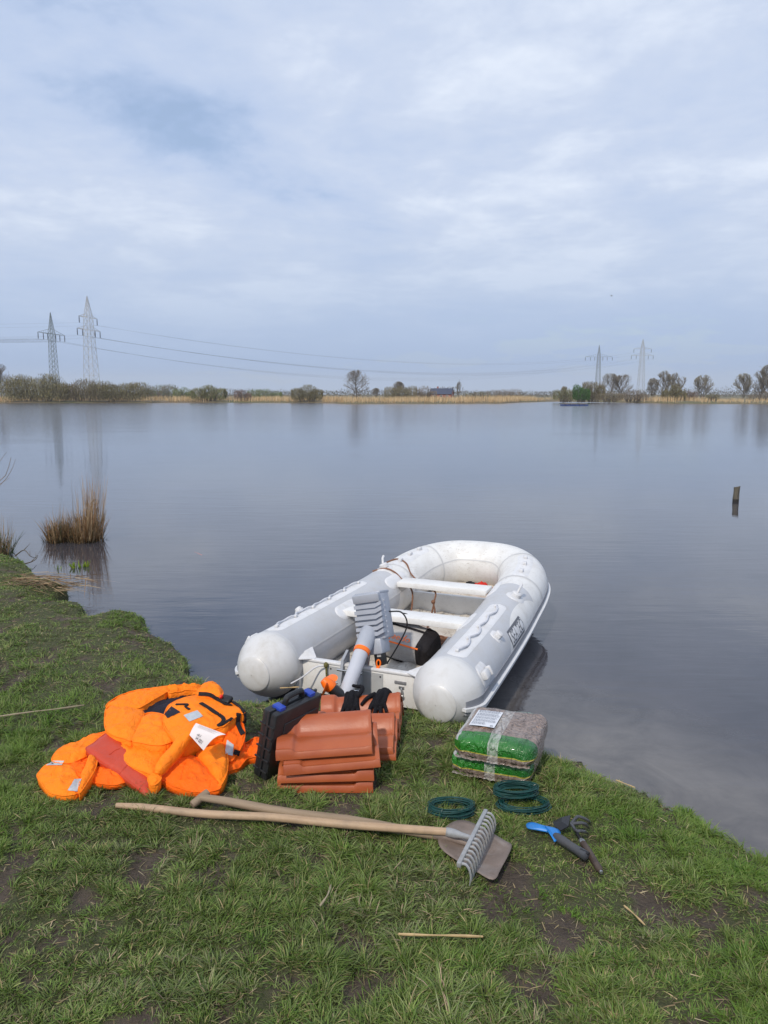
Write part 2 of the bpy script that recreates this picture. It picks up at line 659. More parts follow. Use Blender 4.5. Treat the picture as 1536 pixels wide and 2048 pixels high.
CONE = [(-0.08, 1.0), (-0.10, 0.985), (-0.13, 0.93), (-0.165, 0.835), (-0.20, 0.71), (-0.228, 0.59), (-0.243, 0.51)]


def tube_rad(s):
    d = min(s, L_TUBE - s)
    if d >= -0.08: return TR
    xs = [c[0] for c in CONE][::-1]; ys = [c[1] for c in CONE][::-1]
    return TR * float(np.interp(d, xs, ys))


def surf(s, phi, off=0.0):
    p, T, out, up = tube_frame(s)
    r = tube_rad(s) + off
    return p + (up * math.cos(phi) + out * math.sin(phi)) * r


boat = empty('inflatable_boat', BOAT_LOC, BOAT_RZ, 'white and grey inflatable dinghy with two white seat boards, stern on the grass bank', 'boat')

# skin: pale grey sides, white bow, white side flash; scuffs and dirt on it
t = NT('boat_skin')
a_s = t.node('ShaderNodeAttribute', attribute_name='along').outputs['Fac']
a_p = t.node('ShaderNodeAttribute', attribute_name='phi').outputs['Fac']
cosp = t.math('COSINE', a_p)
edge = t.math('ADD', t.math('MULTIPLY', cosp, 0.13), 1.40)
grey = t.math('LESS_THAN', a_s, edge)
e1 = t.math('POWER', t.math('DIVIDE', t.math('SUBTRACT', a_s, 1.06), 0.48), 2.0)
e2 = t.math('POWER', t.math('DIVIDE', t.math('SUBTRACT', a_p, 1.72), 1.12), 2.0)
flash = t.math('LESS_THAN', t.math('ADD', e1, e2), 1.0)
grey = t.math('MULTIPLY', grey, t.math('SUBTRACT', 1.0, flash))
co = t.coord()
base = t.mix(grey, (0.72, 0.715, 0.70), (0.485, 0.495, 0.52))
bowd = t.math('GREATER_THAN', a_s, edge)
inner = t.ramp(a_p, [(0.0, 1.0), (0.3, 0.35)])
d1 = t.ramp(t.noise(t.coord(scale=(1, 1, 3.5)), 34, 8, 0.7, 0.6), [(0.56, 0.0), (0.70, 1.0)])
d2 = t.ramp(t.noise(co, 5, 5, 0.6), [(0.4, 0.15), (0.65, 1.0)])
dirt = t.math('MULTIPLY', t.math('MULTIPLY', d1, d2), t.math('MULTIPLY', t.math('ADD', t.math('MULTIPLY', bowd, 0.75), 0.22), inner))
base = t.mix(dirt, base, (0.22, 0.17, 0.12))
base = t.mix(t.ramp(t.noise(co, 9, 7, 0.65), [(0.45, 0.0), (0.75, 0.38)]), base, (0.42, 0.385, 0.33))
t.set(color=base, rough=t.ramp(t.noise(co, 12, 5, 0.6), [(0.3, 0.32), (0.7, 0.5)]), spec=0.45)
t.bump(t.math('ADD', t.noise(co, 6, 3, 0.5), t.math('MULTIPLY', t.noise(t.coord(scale=(1, 1, .4)), 26, 5, 0.6, 0.8), 0.35)), 0.22, 0.02)
M_skin = t.mat
M_cone = simple('boat_cone', (0.60, 0.60, 0.60), 0.38, 0.04, 6, dirt=(0.36, 0.325, 0.26), dirt_scale=5, dirt_amt=0.5)
M_patch = simple('boat_patch', (0.68, 0.68, 0.69), 0.4, 0.04, 8, dirt=(0.4, 0.37, 0.3), dirt_scale=14, dirt_amt=0.4)
M_white = simple('boat_white_board', (0.74, 0.735, 0.72), 0.38, 0.04, 6, dirt=(0.40, 0.36, 0.30), dirt_scale=24, dirt_amt=0.28)
M_strake = simple('boat_strake_grey', (0.235, 0.245, 0.275), 0.45, 0.08, 10)
M_strake_w = simple('boat_strake_white', (0.66, 0.67, 0.69), 0.42, 0.05, 10)
M_seam = simple('boat_seam', (0.55, 0.55, 0.55), 0.45, 0.06, 14)
M_fit = simple('boat_fitting', (0.62, 0.62, 0.63), 0.42, 0.06, 30)
M_strap = simple('boat_strap', (0.56, 0.57, 0.61), 0.7, 0.12, 60, bump=0.3)
M_dark = simple('dark_rubber', (0.03, 0.03, 0.033), 0.55, 0.2, 30)
M_alu = simple('aluminium', (0.50, 0.51, 0.52), 0.32, 0.12, 40, metal=0.85, dirt=(0.3, 0.28, 0.25), dirt_amt=0.3)
M_letter = simple('boat_lettering', (0.10, 0.105, 0.12), 0.5, 0.1, 40)


def tube_mesh(name, sa, sb, ns, mat, parent, off=0.0, phi0=-math.pi, phi1=math.pi, nph=56):
    ss = np.linspace(sa, sb, ns)
    closed = abs(phi1 - phi0 - 2 * math.pi) < 1e-6
    m = nph if closed else nph + 1
    V, A, Pp = [], [], []
    for s in ss:
        p, T, out, up = tube_frame(s)
        r = tube_rad(s) + off
        for j in range(m):
            ph = phi0 + (phi1 - phi0) * j / nph
            V.append(p + (up * math.cos(ph) + out * math.sin(ph)) * r)
            A.append(min(s, L_TUBE - s)); Pp.append(ph)
    F = []
    for i in range(ns - 1):
        for j in range(nph):
            j2 = (j + 1) % m
            F.append((i * m + j, (i + 1) * m + j, (i + 1) * m + j2, i * m + j2))
    return np_mesh(name, np.array(V), np.array(F), mat, parent, smooth=True, attrs={'along': A, 'phi': Pp})


tube_mesh('tube', -0.085, L_TUBE + 0.085, 190, M_skin, boat, 0.0, nph=72)
for sgn in (0, 1):
    conv = (lambda s: s) if sgn == 0 else (lambda s: L_TUBE - s)
    sa, sb = (-0.243, -0.07) if sgn == 0 else (L_TUBE + 0.07, L_TUBE + 0.243)
    cone = tube_mesh('stern_cone', sa, sb, 22, M_cone, boat, 0.003)
    # end cap, slightly domed
    g = Geo(); ring = []
    p, T, out, up = tube_frame(conv(-0.243))
    ax = -T if sgn == 0 else T
    rc = TR * 0.51
    for k, (rr, hh) in enumerate([(1.04, -0.004), (1.05, 0.004), (0.98, 0.009), (0.8, 0.016), (0.5, 0.023), (0.2, 0.027), (0.02, 0.028)]):
        for j in range(36):
            a = 2 * math.pi * j / 36
            g.v.append(tuple(p + ax * hh + (up * math.cos(a) + out * math.sin(a)) * rc * rr))
    for k in range(6):
        for j in range(36):
            j2 = (j + 1) % 36
            g.f.append((k * 36 + j, k * 36 + j2, (k + 1) * 36 + j2, (k + 1) * 36 + j))
    g.m = [0] * len(g.f)
    g.build('cone_cap', M_cone, cone)
    sa, sb = (conv(-0.068), conv(-0.045))
    tube_mesh('seam_band', min(sa, sb), max(sa, sb), 3, M_seam, boat, 0.0022)


def strip(name, sa, sb, ph0, ph1, off, mat, parent, ns=120, nph=4, edge_off=0.0):
    """long proud strip on the tube with closed edges"""
    V, F = [], []
    phs = [ph0] + list(np.linspace(ph0, ph1, nph + 1)) + [ph1]
    offs_ = [edge_off] + [off] * (nph + 1) + [edge_off]
    m = len(phs)
    for s in np.linspace(sa, sb, ns):
        p, T, out, up = tube_frame(s)
        r = tube_rad(s)
        for ph, o_ in zip(phs, offs_):
            V.append(p + (up * math.cos(ph) + out * math.sin(ph)) * (r + o_))
    for i in range(ns - 1):
        for j in range(m - 1):
            F.append((i * m + j, (i + 1) * m + j, (i + 1) * m + j + 1, i * m + j + 1))
    b = (ns - 1) * m
    g = Geo(); g.add(V, F); g.add([V[i] for i in range(m)], [tuple(reversed(range(m)))]); g.add(V[b:b + m], [tuple(range(m))])
    return g.build(name, mat, parent, sharp=50)


rub = strip('rub_strake', -0.2, L_TUBE + 0.2, R(84), R(116), 0.006, M_strake, boat, 150)
strip('white_rail', -0.215, L_TUBE + 0.215, R(97), R(104), 0.024, M_strake_w, rub, 150, 3)
strip('lower_rail', -0.2, L_TUBE + 0.2, R(104.5), R(113), 0.016, simple('boat_rail_low', (0.33, 0.34, 0.37), 0.45, 0.06, 10), rub, 150, 3)


def patch(name, sc, phc, hs, hp, off, mat, parent, rnd=0.5, n=14):
    """rounded patch lying on the tube; hs half length in m, hp half angle"""
    V, F = [], []
    N = 2 * n
    for i in range(N + 1):
        a = -1 + 2 * i / N
        lim = 1.0
        d = (abs(a) - (1 - rnd)) / rnd
        if d > 0: lim = max(0.02, math.sqrt(max(0, 1 - d * d)))
        for j in range(9):
            b = (-1 + 2 * j / 8)
            V.append(surf(sc + a * hs, phc + b * lim * hp, off if 0 < j < 8 and 0 < i < N else 0.0004))
    for i in range(N):
        for j in range(8):
            F.append((i * 9 + j, (i + 1) * 9 + j, (i + 1) * 9 + j + 1, i * 9 + j + 1))
    g = Geo(); g.add(V, F)
    return g.build(name, mat, parent, sharp=None)


def mir(s, k): return s if k == 0 else L_TUBE - s


# rope patches with scalloped straps on top of both sides
for k in (0, 1):
    sa, sb = (-0.03, 1.02) if k == 0 else (-0.03, 1.22)
    pt = patch('rope_patch', mir((sa + sb) / 2, k), R(6), (sb - sa) / 2, R(17), 0.003, M_patch, boat, 0.10, 26)
    for pass_ in (0, 1):
        pass
    nodes = np.linspace(sa + 0.07, sb - 0.08, 5 if k == 0 else 6)
    path = []
    for a, b in zip(nodes[:-1], nodes[1:]):
        for f in np.linspace(0, 1, 9)[:-1]:
            sag = math.sin(f * math.pi) ** 0.8
            path.append(surf(mir(a + (b - a) * f, k), R(4) + sag * R(7 + 2.5 * math.sin(a * 9)), 0.012 + 0.004 * math.sin(f * 9)))
    path.append(surf(mir(nodes[-1], k), R(4), 0.012))
    Geo().tube(path, 0.0065, 7).build('grab_strap', M_strap, pt)
    for a in nodes:
        g = Geo()
        c = surf(mir(a, k), R(4), 0.011); p, T, out, up = tube_frame(mir(a, k))
        Mx = Matrix((T, out, up)).transposed()
        g.box(c, (0.026, 0.022, 0.016), Mx, bev=0.005)
        g.build('strap_holder', M_fit, pt)
# front rope patches at the bow shoulders
for k in (0, 1):
    pt = patch('bow_rope_patch', mir(1.98, k), R(-8 if k == 1 else 4), 0.26, R(18), 0.003, M_patch, boat, 0.2, 16)
    for a in (1.82, 2.0, 2.15):
        c = surf(mir(a, k), R(-6 if k == 1 else 4), 0.012); p, T, out, up = tube_frame(mir(a, k))
        g = Geo(); g.box(c, (0.045, 0.03, 0.024), Matrix((T, out, up)).transposed(), bev=0.007)
        g.build('strap_holder', M_fit, pt)
# oar locks
for k in (0, 1):
    s = mir(1.27 if k == 0 else 1.62, k)
    base_ = patch('oarlock_patch', s, R(24 if k == 0 else 10), 0.075, R(20), 0.006, M_fit, boat, 0.9, 10)
    p, T, out, up = tube_frame(s)
    n_ = (up * math.cos(R(24)) + out * math.sin(R(24)))
    c = surf(s, R(24 if k == 0 else 10), 0.02)
    g = Geo()
    z_ = n_; x_ = T; y_ = z_.cross(x_)
    g.lathe([(0.034, -0.02), (0.034, 0.006), (0.026, 0.014), (0.014, 0.016)], Matrix.Translation(c) @ Matrix((x_, y_, z_)).transposed().to_4x4(), 20)
    g.build('oarlock', M_fit, base_)
    g = Geo(); g.tube([c + n_ * 0.012, c + n_ * 0.05 + T * (0.01 if k == 0 else -0.03), c + n_ * 0.062 + T * (0.05 if k == 0 else -0.06)], 0.009, 8)
    g.build('oarlock_pin', M_fit, base_)
# oar holders and lifting rings on the outer sides
for k in (0, 1):
    for s_, ph_, big in ((0.03, 62, True), (0.50, 40, False)):
        s = mir(s_, k)
        base_ = patch('side_fitting_patch', s, R(ph_), 0.075 if big else 0.05, R(19 if big else 13), 0.005, M_patch, boat, 0.45, 10)
        p, T, out, up = tube_frame(s)
        n_ = (up * math.cos(R(ph_)) + out * math.sin(R(ph_)))
        b_ = T.cross(n_)
        Mx = Matrix((T, b_, n_)).transposed()
        c = surf(s, R(ph_), 0.0)
        g = Geo()
        if big:
            g.box(c - T * 0.02 + n_ * 0.018, (0.075, 0.05, 0.034), Mx, bev=0.012)
            g.box(c + T * 0.035 + n_ * 0.022, (0.02, 0.055, 0.03), Mx, bev=0.008)
            g.tube([c + T * 0.03 + b_ * 0.02 + n_ * 0.02, c + T * 0.055 + b_ * 0.012 + n_ * 0.024, c + T * 0.055 - b_ * 0.02 + n_ * 0.02], 0.007, 7)
        else:
            g.box(c + n_ * 0.012, (0.06, 0.04, 0.022), Mx, bev=0.008)
            g.lathe([(0.024, 0.0), (0.024, 0.03), (0.016, 0.036)], Matrix.Translation(c) @ Mx.to_4x4(), 16)
        g.build('oar_holder' if big else 'lifting_ring', M_fit, base_)
# maker's lettering on the white flash of the right side
lp = patch('name_plate', 0.84, R(66), 0.19, R(17), 0.002, M_letter, boat, 0.02, 12)
patch('plate_field', 0.84, R(66), 0.181, R(14.4), 0.0032, M_patch, lp, 0.02, 12)
put_text('lettering', 'SEATEC', 0.108, lambda x, y: surf(0.84 + x, R(66) - y / TR, 0.0048), M_letter, lp, sx=0.82, shear=0.12)
lp2 = patch('name_plate', L_TUBE - 0.84, R(66), 0.19, R(17), 0.002, M_letter, boat, 0.02, 12)
patch('plate_field', L_TUBE - 0.84, R(66), 0.181, R(14.4), 0.0032, M_patch, lp2, 0.02, 12)
put_text('lettering', 'SEATEC', 0.108, lambda x, y: surf(L_TUBE - 0.84 + x, R(66) - y / TR, 0.0048), M_letter, lp2, sx=0.82, shear=0.12)
# seams round the bow
for s_ in (1.72, 2.28):
    for k in (0, 1):
        tube_mesh('seam_band', mir(s_, k) - 0.011, mir(s_, k) + 0.011, 3, M_seam, boat, 0.0018)
# seam lines along the inside of the tubes
strip('inner_seam', 0.0, L_TUBE, R(-72), R(-69), 0.002, M_seam, boat, 120, 1)
# black inflation valves
for k, s_ in ((1, 1.24), (0, 0.35)):
    c = surf(mir(s_, k), R(-98), 0.0); p, T, out, up = tube_frame(mir(s_, k))
    n_ = (c - p).normalized(); x_ = T; y_ = n_.cross(x_)
    Geo().lathe([(0.028, -0.004), (0.028, 0.006), (0.02, 0.01), (0.008, 0.011)], Matrix.Translation(c) @ Matrix((x_, y_, n_)).transposed().to_4x4(), 18).build('valve', M_dark, boat)

# transom board
FLOOR_Z = -0.13
g = Geo(); g.box((0, 0, -0.06), (0.03, 0.80, 0.19), bev=0.004)
transom = g.build('transom', M_white, boat)
g = Geo(); g.box((0.0, 0, 0.0395), (0.044, 0.79, 0.016), bev=0.005); g.build('cap_rail', M_patch, transom)
# alloy plate where the motor hangs
pl = [(0.19, 0.022), (-0.15, 0.022), (-0.15, -0.10), (-0.12, -0.125), (0.165, -0.125), (0.19, -0.10)]
Mx = Matrix(((0, 0, -1, -0.0165), (1, 0, 0, 0), (0, 1, 0, 0), (0, 0, 0, 1)))
mp = Geo().prism(pl, 0, 0.003, Mx).build('motor_plate', simple('grey_plate', (0.43, 0.44, 0.45), 0.4, 0.06, 20), transom, smooth=False)
for y_, z_ in ((0.175, 0.008), (0.01, -0.11), (-0.135, 0.005), (0.15, -0.11), (-0.12, -0.105)):
    Geo().lathe([(0.005, 0), (0.005, 0.003), (0.002, 0.004)], Matrix.Translation((-0.0195, y_, z_)) @ Matrix.Rotation(R(-90), 4, 'Y'), 8).build('screw', M_dark, mp)
# drain plug with chain, name strip
g = Geo(); g.box((-0.018, -0.255, -0.012), (0.008, 0.07, 0.016), bev=0.002); g.build('maker_strip', simple('grey_strip', (0.2, 0.2, 0.21), 0.4, 0.3, 60), transom)
g = Geo()
g.box((-0.018, -0.262, -0.04), (0.007, 0.032, 0.016), bev=0.002)
g.tube([(-0.024, -0.262, -0.04), (-0.03, -0.27, -0.06), (-0.026, -0.268, -0.085)], 0.0055, 6)
g.ball((-0.027, -0.268, -0.09), (0.008, 0.012, 0.014))
g.build('drain_plug', M_alu, transom)
# corner flaps and knees between transom and tubes
for sy in (-1, 1):
    g = Geo()
    g.add([(-0.06, sy * 0.42, 0.058), (-0.055, sy * 0.36, 0.052), (-0.012, sy * 0.285, 0.05), (0.02, sy * 0.29, 0.05), (0.16, sy * 0.40, 0.078), (0.05, sy * 0.44, 0.09),
           (-0.06, sy * 0.42, 0.053), (-0.055, sy * 0.36, 0.047), (-0.012, sy * 0.285, 0.047), (0.02, sy * 0.29, 0.047), (0.16, sy * 0.40, 0.073), (0.05, sy * 0.44, 0.085)],
          [(0, 1, 2, 3, 4, 5), (11, 10, 9, 8, 7, 6)] + [(i, (i + 1) % 6 if False else (i + 1) % 6, 6 + (i + 1) % 6, 6 + i) for i in range(6)])
    g.build('transom_flap', M_patch, boat, smooth=False)
    g = Geo(); g.box((-0.01, sy * 0.385, -0.07), (0.075, 0.03, 0.2), bev=0.008); g.build('transom_holder', M_patch, boat)
# floor sheet
t = NT('boat_floor')
co = t.coord()
c = t.ramp(t.noise(co, 7, 8, 0.65), [(0.35, (0.60, 0.57, 0.52)), (0.6, (0.48, 0.42, 0.35)), (0.75, (0.24, 0.17, 0.12))])
c = t.mix(t.ramp(t.noise(t.coord(scale=(1, 2, 1)), 30, 8, 0.7), [(0.55, 0.0), (0.68, 0.8)]), c, (0.10, 0.07, 0.05))
t.set(color=c, rough=0.6)
t.bump(t.noise(co, 25, 5, 0.6), 0.3, 0.01)
fl_in = []
for s in np.linspace(0, L_TUBE, 60):
    p, T, out, up = tube_frame(s)
    q = p - out * 0.12
    fl_in.append((q.x, q.y, FLOOR_Z + max(0, q.z - 0.0) * 0.85))
g = Geo()
n_ = len(fl_in); hlf = n_ // 2
vs, fs = [], []
for i in range(hlf):
    a, b = Vector(fl_in[i]), Vector(fl_in[n_ - 1 - i])
    for j in range(13): vs.append(a.lerp(b, j / 12) + Vector((0, 0, 0.012 * math.sin(j * 2.1 + i * 0.7))))
for i in range(hlf - 1):
    for j in range(12): fs.append((i * 13 + j, (i + 1) * 13 + j, (i + 1) * 13 + j + 1, i * 13 + j + 1))
g.add(vs, fs); g.build('floor_sheet', t.mat, boat)
# bulkhead below the front seat
g = Geo()
g.box((1.68, 0.0, -0.035), (0.035, 0.66, 0.17), bev=0.012)
g.box((1.58, 0.0, -0.11), (0.16, 0.66, 0.03), bev=0.01)
g.build('bow_bulkhead', M_white, boat)
# two seat boards with their brackets
for xs, hl, zz, yo in ((0.71, 0.42, 0.145, 0.0), (1.49, 0.345, 0.165, 0.0)):
    g = Geo(); g.box((xs, yo, zz), (0.165, hl * 2, 0.028), bev=0.005)
    seat = g.build('seat', M_white, boat)
    g = Geo(); g.box((xs - 0.081, yo, zz - 0.004), (0.012, hl * 2 - 0.01, 0.038), bev=0.003); g.build('seat_front_edge', M_white, seat)
    for k in (0, 1):
        hs_ = patch('seat_bracket', mir(xs, k), R(-42), 0.16, R(17), 0.006, M_patch, boat, 0.5, 12)

# ------------------------------------------------------------------ electric outboard hanging on the transom, tilted up
M_mgrey = simple('motor_grey', (0.36, 0.385, 0.44), 0.42, 0.06, 14, bump=0.15, bscale=160)
M_mgrey2 = simple('motor_tube', (0.47, 0.49, 0.545), 0.38, 0.05, 10)
M_orange_p = simple('orange_plastic', (0.93, 0.17, 0.008), 0.38, 0.08, 20)
M_black_p = simple('black_plastic', (0.012, 0.012, 0.014), 0.4, 0.2, 20)
M_steel = simple('steel', (0.55, 0.55, 0.56), 0.25, 0.12, 40, metal=1.0)
motor = empty('outboard_motor', BOAT_LOC, BOAT_RZ, 'grey electric outboard motor with orange propeller, clamped to the dinghy transom', 'outboard motor')
ST, SB = Vector((0.055, -0.035, 0.235)), Vector((-0.30, -0.04, -0.035))
dS = (SB - ST)
sh = Geo().tube([ST.lerp(SB, f) for f in (0, 0.05, 0.3, 0.6, 0.9, 1.0)], [0.043, 0.043, 0.041, 0.039, 0.037, 0.034], 22).build('shaft', M_mgrey2, motor)
up_ = Geo().tube([ST.lerp(SB, f) for f in (-0.02, 0.0, 0.26, 0.28)], [0.044, 0.049, 0.047, 0.045], 22).build('shaft_sleeve', M_mgrey, motor)
Geo().tube([ST.lerp(SB, f) for f in (0.275, 0.28, 0.33, 0.335)], [0.044, 0.0465, 0.046, 0.043], 24).build('orange_band', M_orange_p, motor)
# pod and propeller
PROP_A = 130
HUB = Vector((-0.335, 0.052, 0.066))
ax = (HUB - SB).normalized()
g = Geo().tube([SB - ax * 0.05, SB - ax * 0.02, SB + ax * 0.03, SB + ax * 0.085], [0.012, 0.03, 0.035, 0.03], 16)
g.build('pod', M_black_p, motor)
prop = Geo().tube([SB + ax * 0.085, SB + ax * 0.095, SB + ax * 0.125, SB + ax * 0.15, SB + ax * 0.151, SB + ax * 0.14], [0.033, 0.036, 0.031, 0.021, 0.012, 0.011], 18).build('propeller', M_orange_p, motor)
side = ax.cross(Vector((0.3, 0.2, 1))).normalized(); sid2 = ax.cross(side)
for k in range(2):
    ang = R(PROP_A + 180 * k)
    rd = side * math.cos(ang) + sid2 * math.sin(ang)
    tg = ax.cross(rd)
    cc = SB + ax * 0.115
    V, F = [], []
    nr, nc = 8, 7
    for side_ in (1, -1):
        for i in range(nr):
            r_ = 0.025 + 0.07 * i / (nr - 1)
            w_ = 0.042 * math.sin(math.pi * min(1, 0.28 + 0.66 * i / (nr - 1))) ** 0.7
            tw = R(34 - 14 * i / (nr - 1))
            for j in range(nc):
                c_ = -1 + 2 * j / (nc - 1)
                th = 0.004 * (1 - c_ * c_) * (1 - 0.6 * i / (nr - 1)) * side_
                sweep_ = 0.02 * (i / (nr - 1)) ** 2
                V.append(cc + rd * r_ + (tg * math.cos(tw) + ax * math.sin(tw)) * (c_ * w_ + sweep_) + (ax * math.cos(tw) - tg * math.sin(tw)) * th)
    off_ = nr * nc
    for i in range(nr - 1):
        for j in range(nc - 1):
            q = (i * nc + j, i * nc + j + 1, (i + 1) * nc + j + 1, (i + 1) * nc + j)
            F.append(q); F.append(tuple(off_ + x for x in reversed(q)))
    g = Geo(); g.add(V, F); g.build('propeller_blade', M_orange_p, prop)
# battery head: ribbed box
HC = Vector((0.135, -0.03, 0.30))
HM = Matrix.Rotation(R(3), 3, 'Z') @ Matrix.Rotation(R(-13), 3, 'X') @ Matrix.Rotation(R(11), 3, 'Y')


def hp(x, y, z): return HC + HM @ Vector((x, y, z))


g = Geo(); g.box(HC, (0.14, 0.165, 0.26), HM, bev=0.012)
head = g.build('battery_head', M_mgrey, motor)
g = Geo(); g.box(hp(-0.078, 0.0, 0.11), (0.03, 0.165, 0.05), HM @ Matrix.Rotation(R(-14), 3, 'Y'), bev=0.007); g.build('head_visor', M_mgrey, head)
for i in range(6):
    z_ = 0.066 - 0.0315 * i
    dv = -0.078 - 0.003 * i
    yv = 0.008 - 0.002 * i
    g = Geo()
    # a rib: broad left part, chevron rising to the right side
    poly = [(-0.086, z_ + 0.022), (-0.05, z_ + 0.006), (0.083, z_ + 0.008), (0.083, z_ - 0.012), (-0.045, z_ - 0.015), (-0.086, z_ + 0.0)]
    Mr = Matrix(((HM[0][1], HM[0][2], HM[0][0], 0), (HM[1][1], HM[1][2], HM[1][0], 0), (HM[2][1], HM[2][2], HM[2][0], 0), (0, 0, 0, 1)))
    Mr = Matrix.Translation(HC) @ Mr
    g.prism(poly, dv - 0.004, -0.06, Mr)
    g.build('cooling_rib', M_mgrey, head, smooth=False)
g = Geo(); g.box(hp(0.012, 0.0, 0.134), (0.145, 0.16, 0.018), HM, bev=0.006); top = g.build('head_top', M_mgrey, head)
put_text('lettering', 'torqeedo', 0.027, lambda x, y: hp(-0.035 + y, -x, 0.1442), M_orange_p, top)
g = Geo(); g.box(hp(0.01, -0.0815, -0.01), (0.10, 0.005, 0.22), HM, bev=0.002); g.build('side_plate', M_mgrey, head)
for i in range(7):
    Geo().lathe([(0.005, 0), (0.005, 0.003), (0.002, 0.004)], Matrix.Translation(hp(-0.03, -0.0842, 0.085 - 0.03 * i)) @ (HM @ Matrix.Rotation(R(90), 3, 'X')).to_4x4(), 8).build('screw', M_mgrey2, head)
g = Geo(); g.box(hp(-0.03, 0.005, -0.165), (0.13, 0.13, 0.09), HM, bev=0.012); g.build('lower_housing', M_mgrey, motor)
g = Geo(); g.box((0.06, -0.10, 0.10), (0.07, 0.05, 0.11), HM, bev=0.006); blk = g.build('black_cover', M_black_p, motor)
g = Geo(); g.box((0.028, -0.105, 0.12), (0.004, 0.024, 0.035), HM); g.build('cover_label', simple('pale_print', (0.4, 0.4, 0.4), 0.5), blk)
# safety key on its loop
g = Geo(); g.tube([Vector((0.0, -0.115, 0.055)) + Vector((0.004 * math.sin(a), -0.010 * math.sin(a), 0.02 * math.cos(a) + 0.02)) for a in np.linspace(0, 2 * math.pi, 14)[:-1]], 0.0045, 7, closed=True)
g.box((0.0, -0.112, 0.05), (0.012, 0.02, 0.02), bev=0.003)
g.build('safety_key', M_orange_p, motor)
# clamp bracket hooked over the transom
br = empty('clamp_bracket'); br.parent = motor
g = Geo()
for yy in (0.095, -0.02):
    Mb = Matrix(((0, -1, 0, 0), (0, 0, 1, yy - 0.008), (1, 0, 0, 0), (0, 0, 0, 1)))
    g.prism([(0.115, -0.035), (0.075, 0.03), (-0.06, 0.075), (-0.085, 0.07), (-0.085, 0.03), (-0.03, 0.025), (0.052, 0.026), (0.055, -0.032), (0.0, -0.034), (0.0, -0.05), (0.09, -0.05)], 0, 0.016, Mb)
g.build('bracket_cheek', simple('bracket_grey', (0.30, 0.32, 0.36), 0.4, 0.1, 20), br, smooth=False)
for (x_, z_) in ((-0.06, -0.055), (-0.07, -0.078), (-0.05, 0.02)):
    Geo().tube([(x_, -0.04, z_), (x_, 0.12, z_)], 0.006, 10).build('cross_bolt', M_steel, br)
for yy in (0.06, 0.02):
    g = Geo(); g.tube([(0.05, yy, 0.0), (0.12, yy, 0.0)], 0.007, 8); g.tube([(0.12, yy, -0.025), (0.12, yy, 0.025)], 0.005, 8); g.build('clamp_screw', M_steel, br)
for y_, x_ in ((0.04, -0.01), (0.0, -0.005), (-0.045, 0.015)):
    Geo().tube([(x_, y_, 0.05), (x_ + 0.02, y_ - 0.005, 0.15)], 0.006, 8).build('tilt_rod', M_steel, br)
Geo().tube([(0.02, -0.02, 0.10), (-0.03, -0.03, 0.165), (-0.025, -0.06, 0.17)], 0.008, 8).build('tilt_lever', M_mgrey2, br)
cable = catmull([(0.17, -0.11, 0.33), (0.24, -0.16, 0.31), (0.30, -0.17, 0.22), (0.30, -0.12, 0.10), (0.25, -0.06, -0.02)], 24)
Geo().tube(cable, 0.0045, 7).build('motor_cable', M_black_p, motor)

# ------------------------------------------------------------------ what lies in the boat
BM = Matrix.Translation(BOAT_LOC) @ Matrix.Rotation(BOAT_RZ, 4, 'Z')
BMI = BM.inverted()


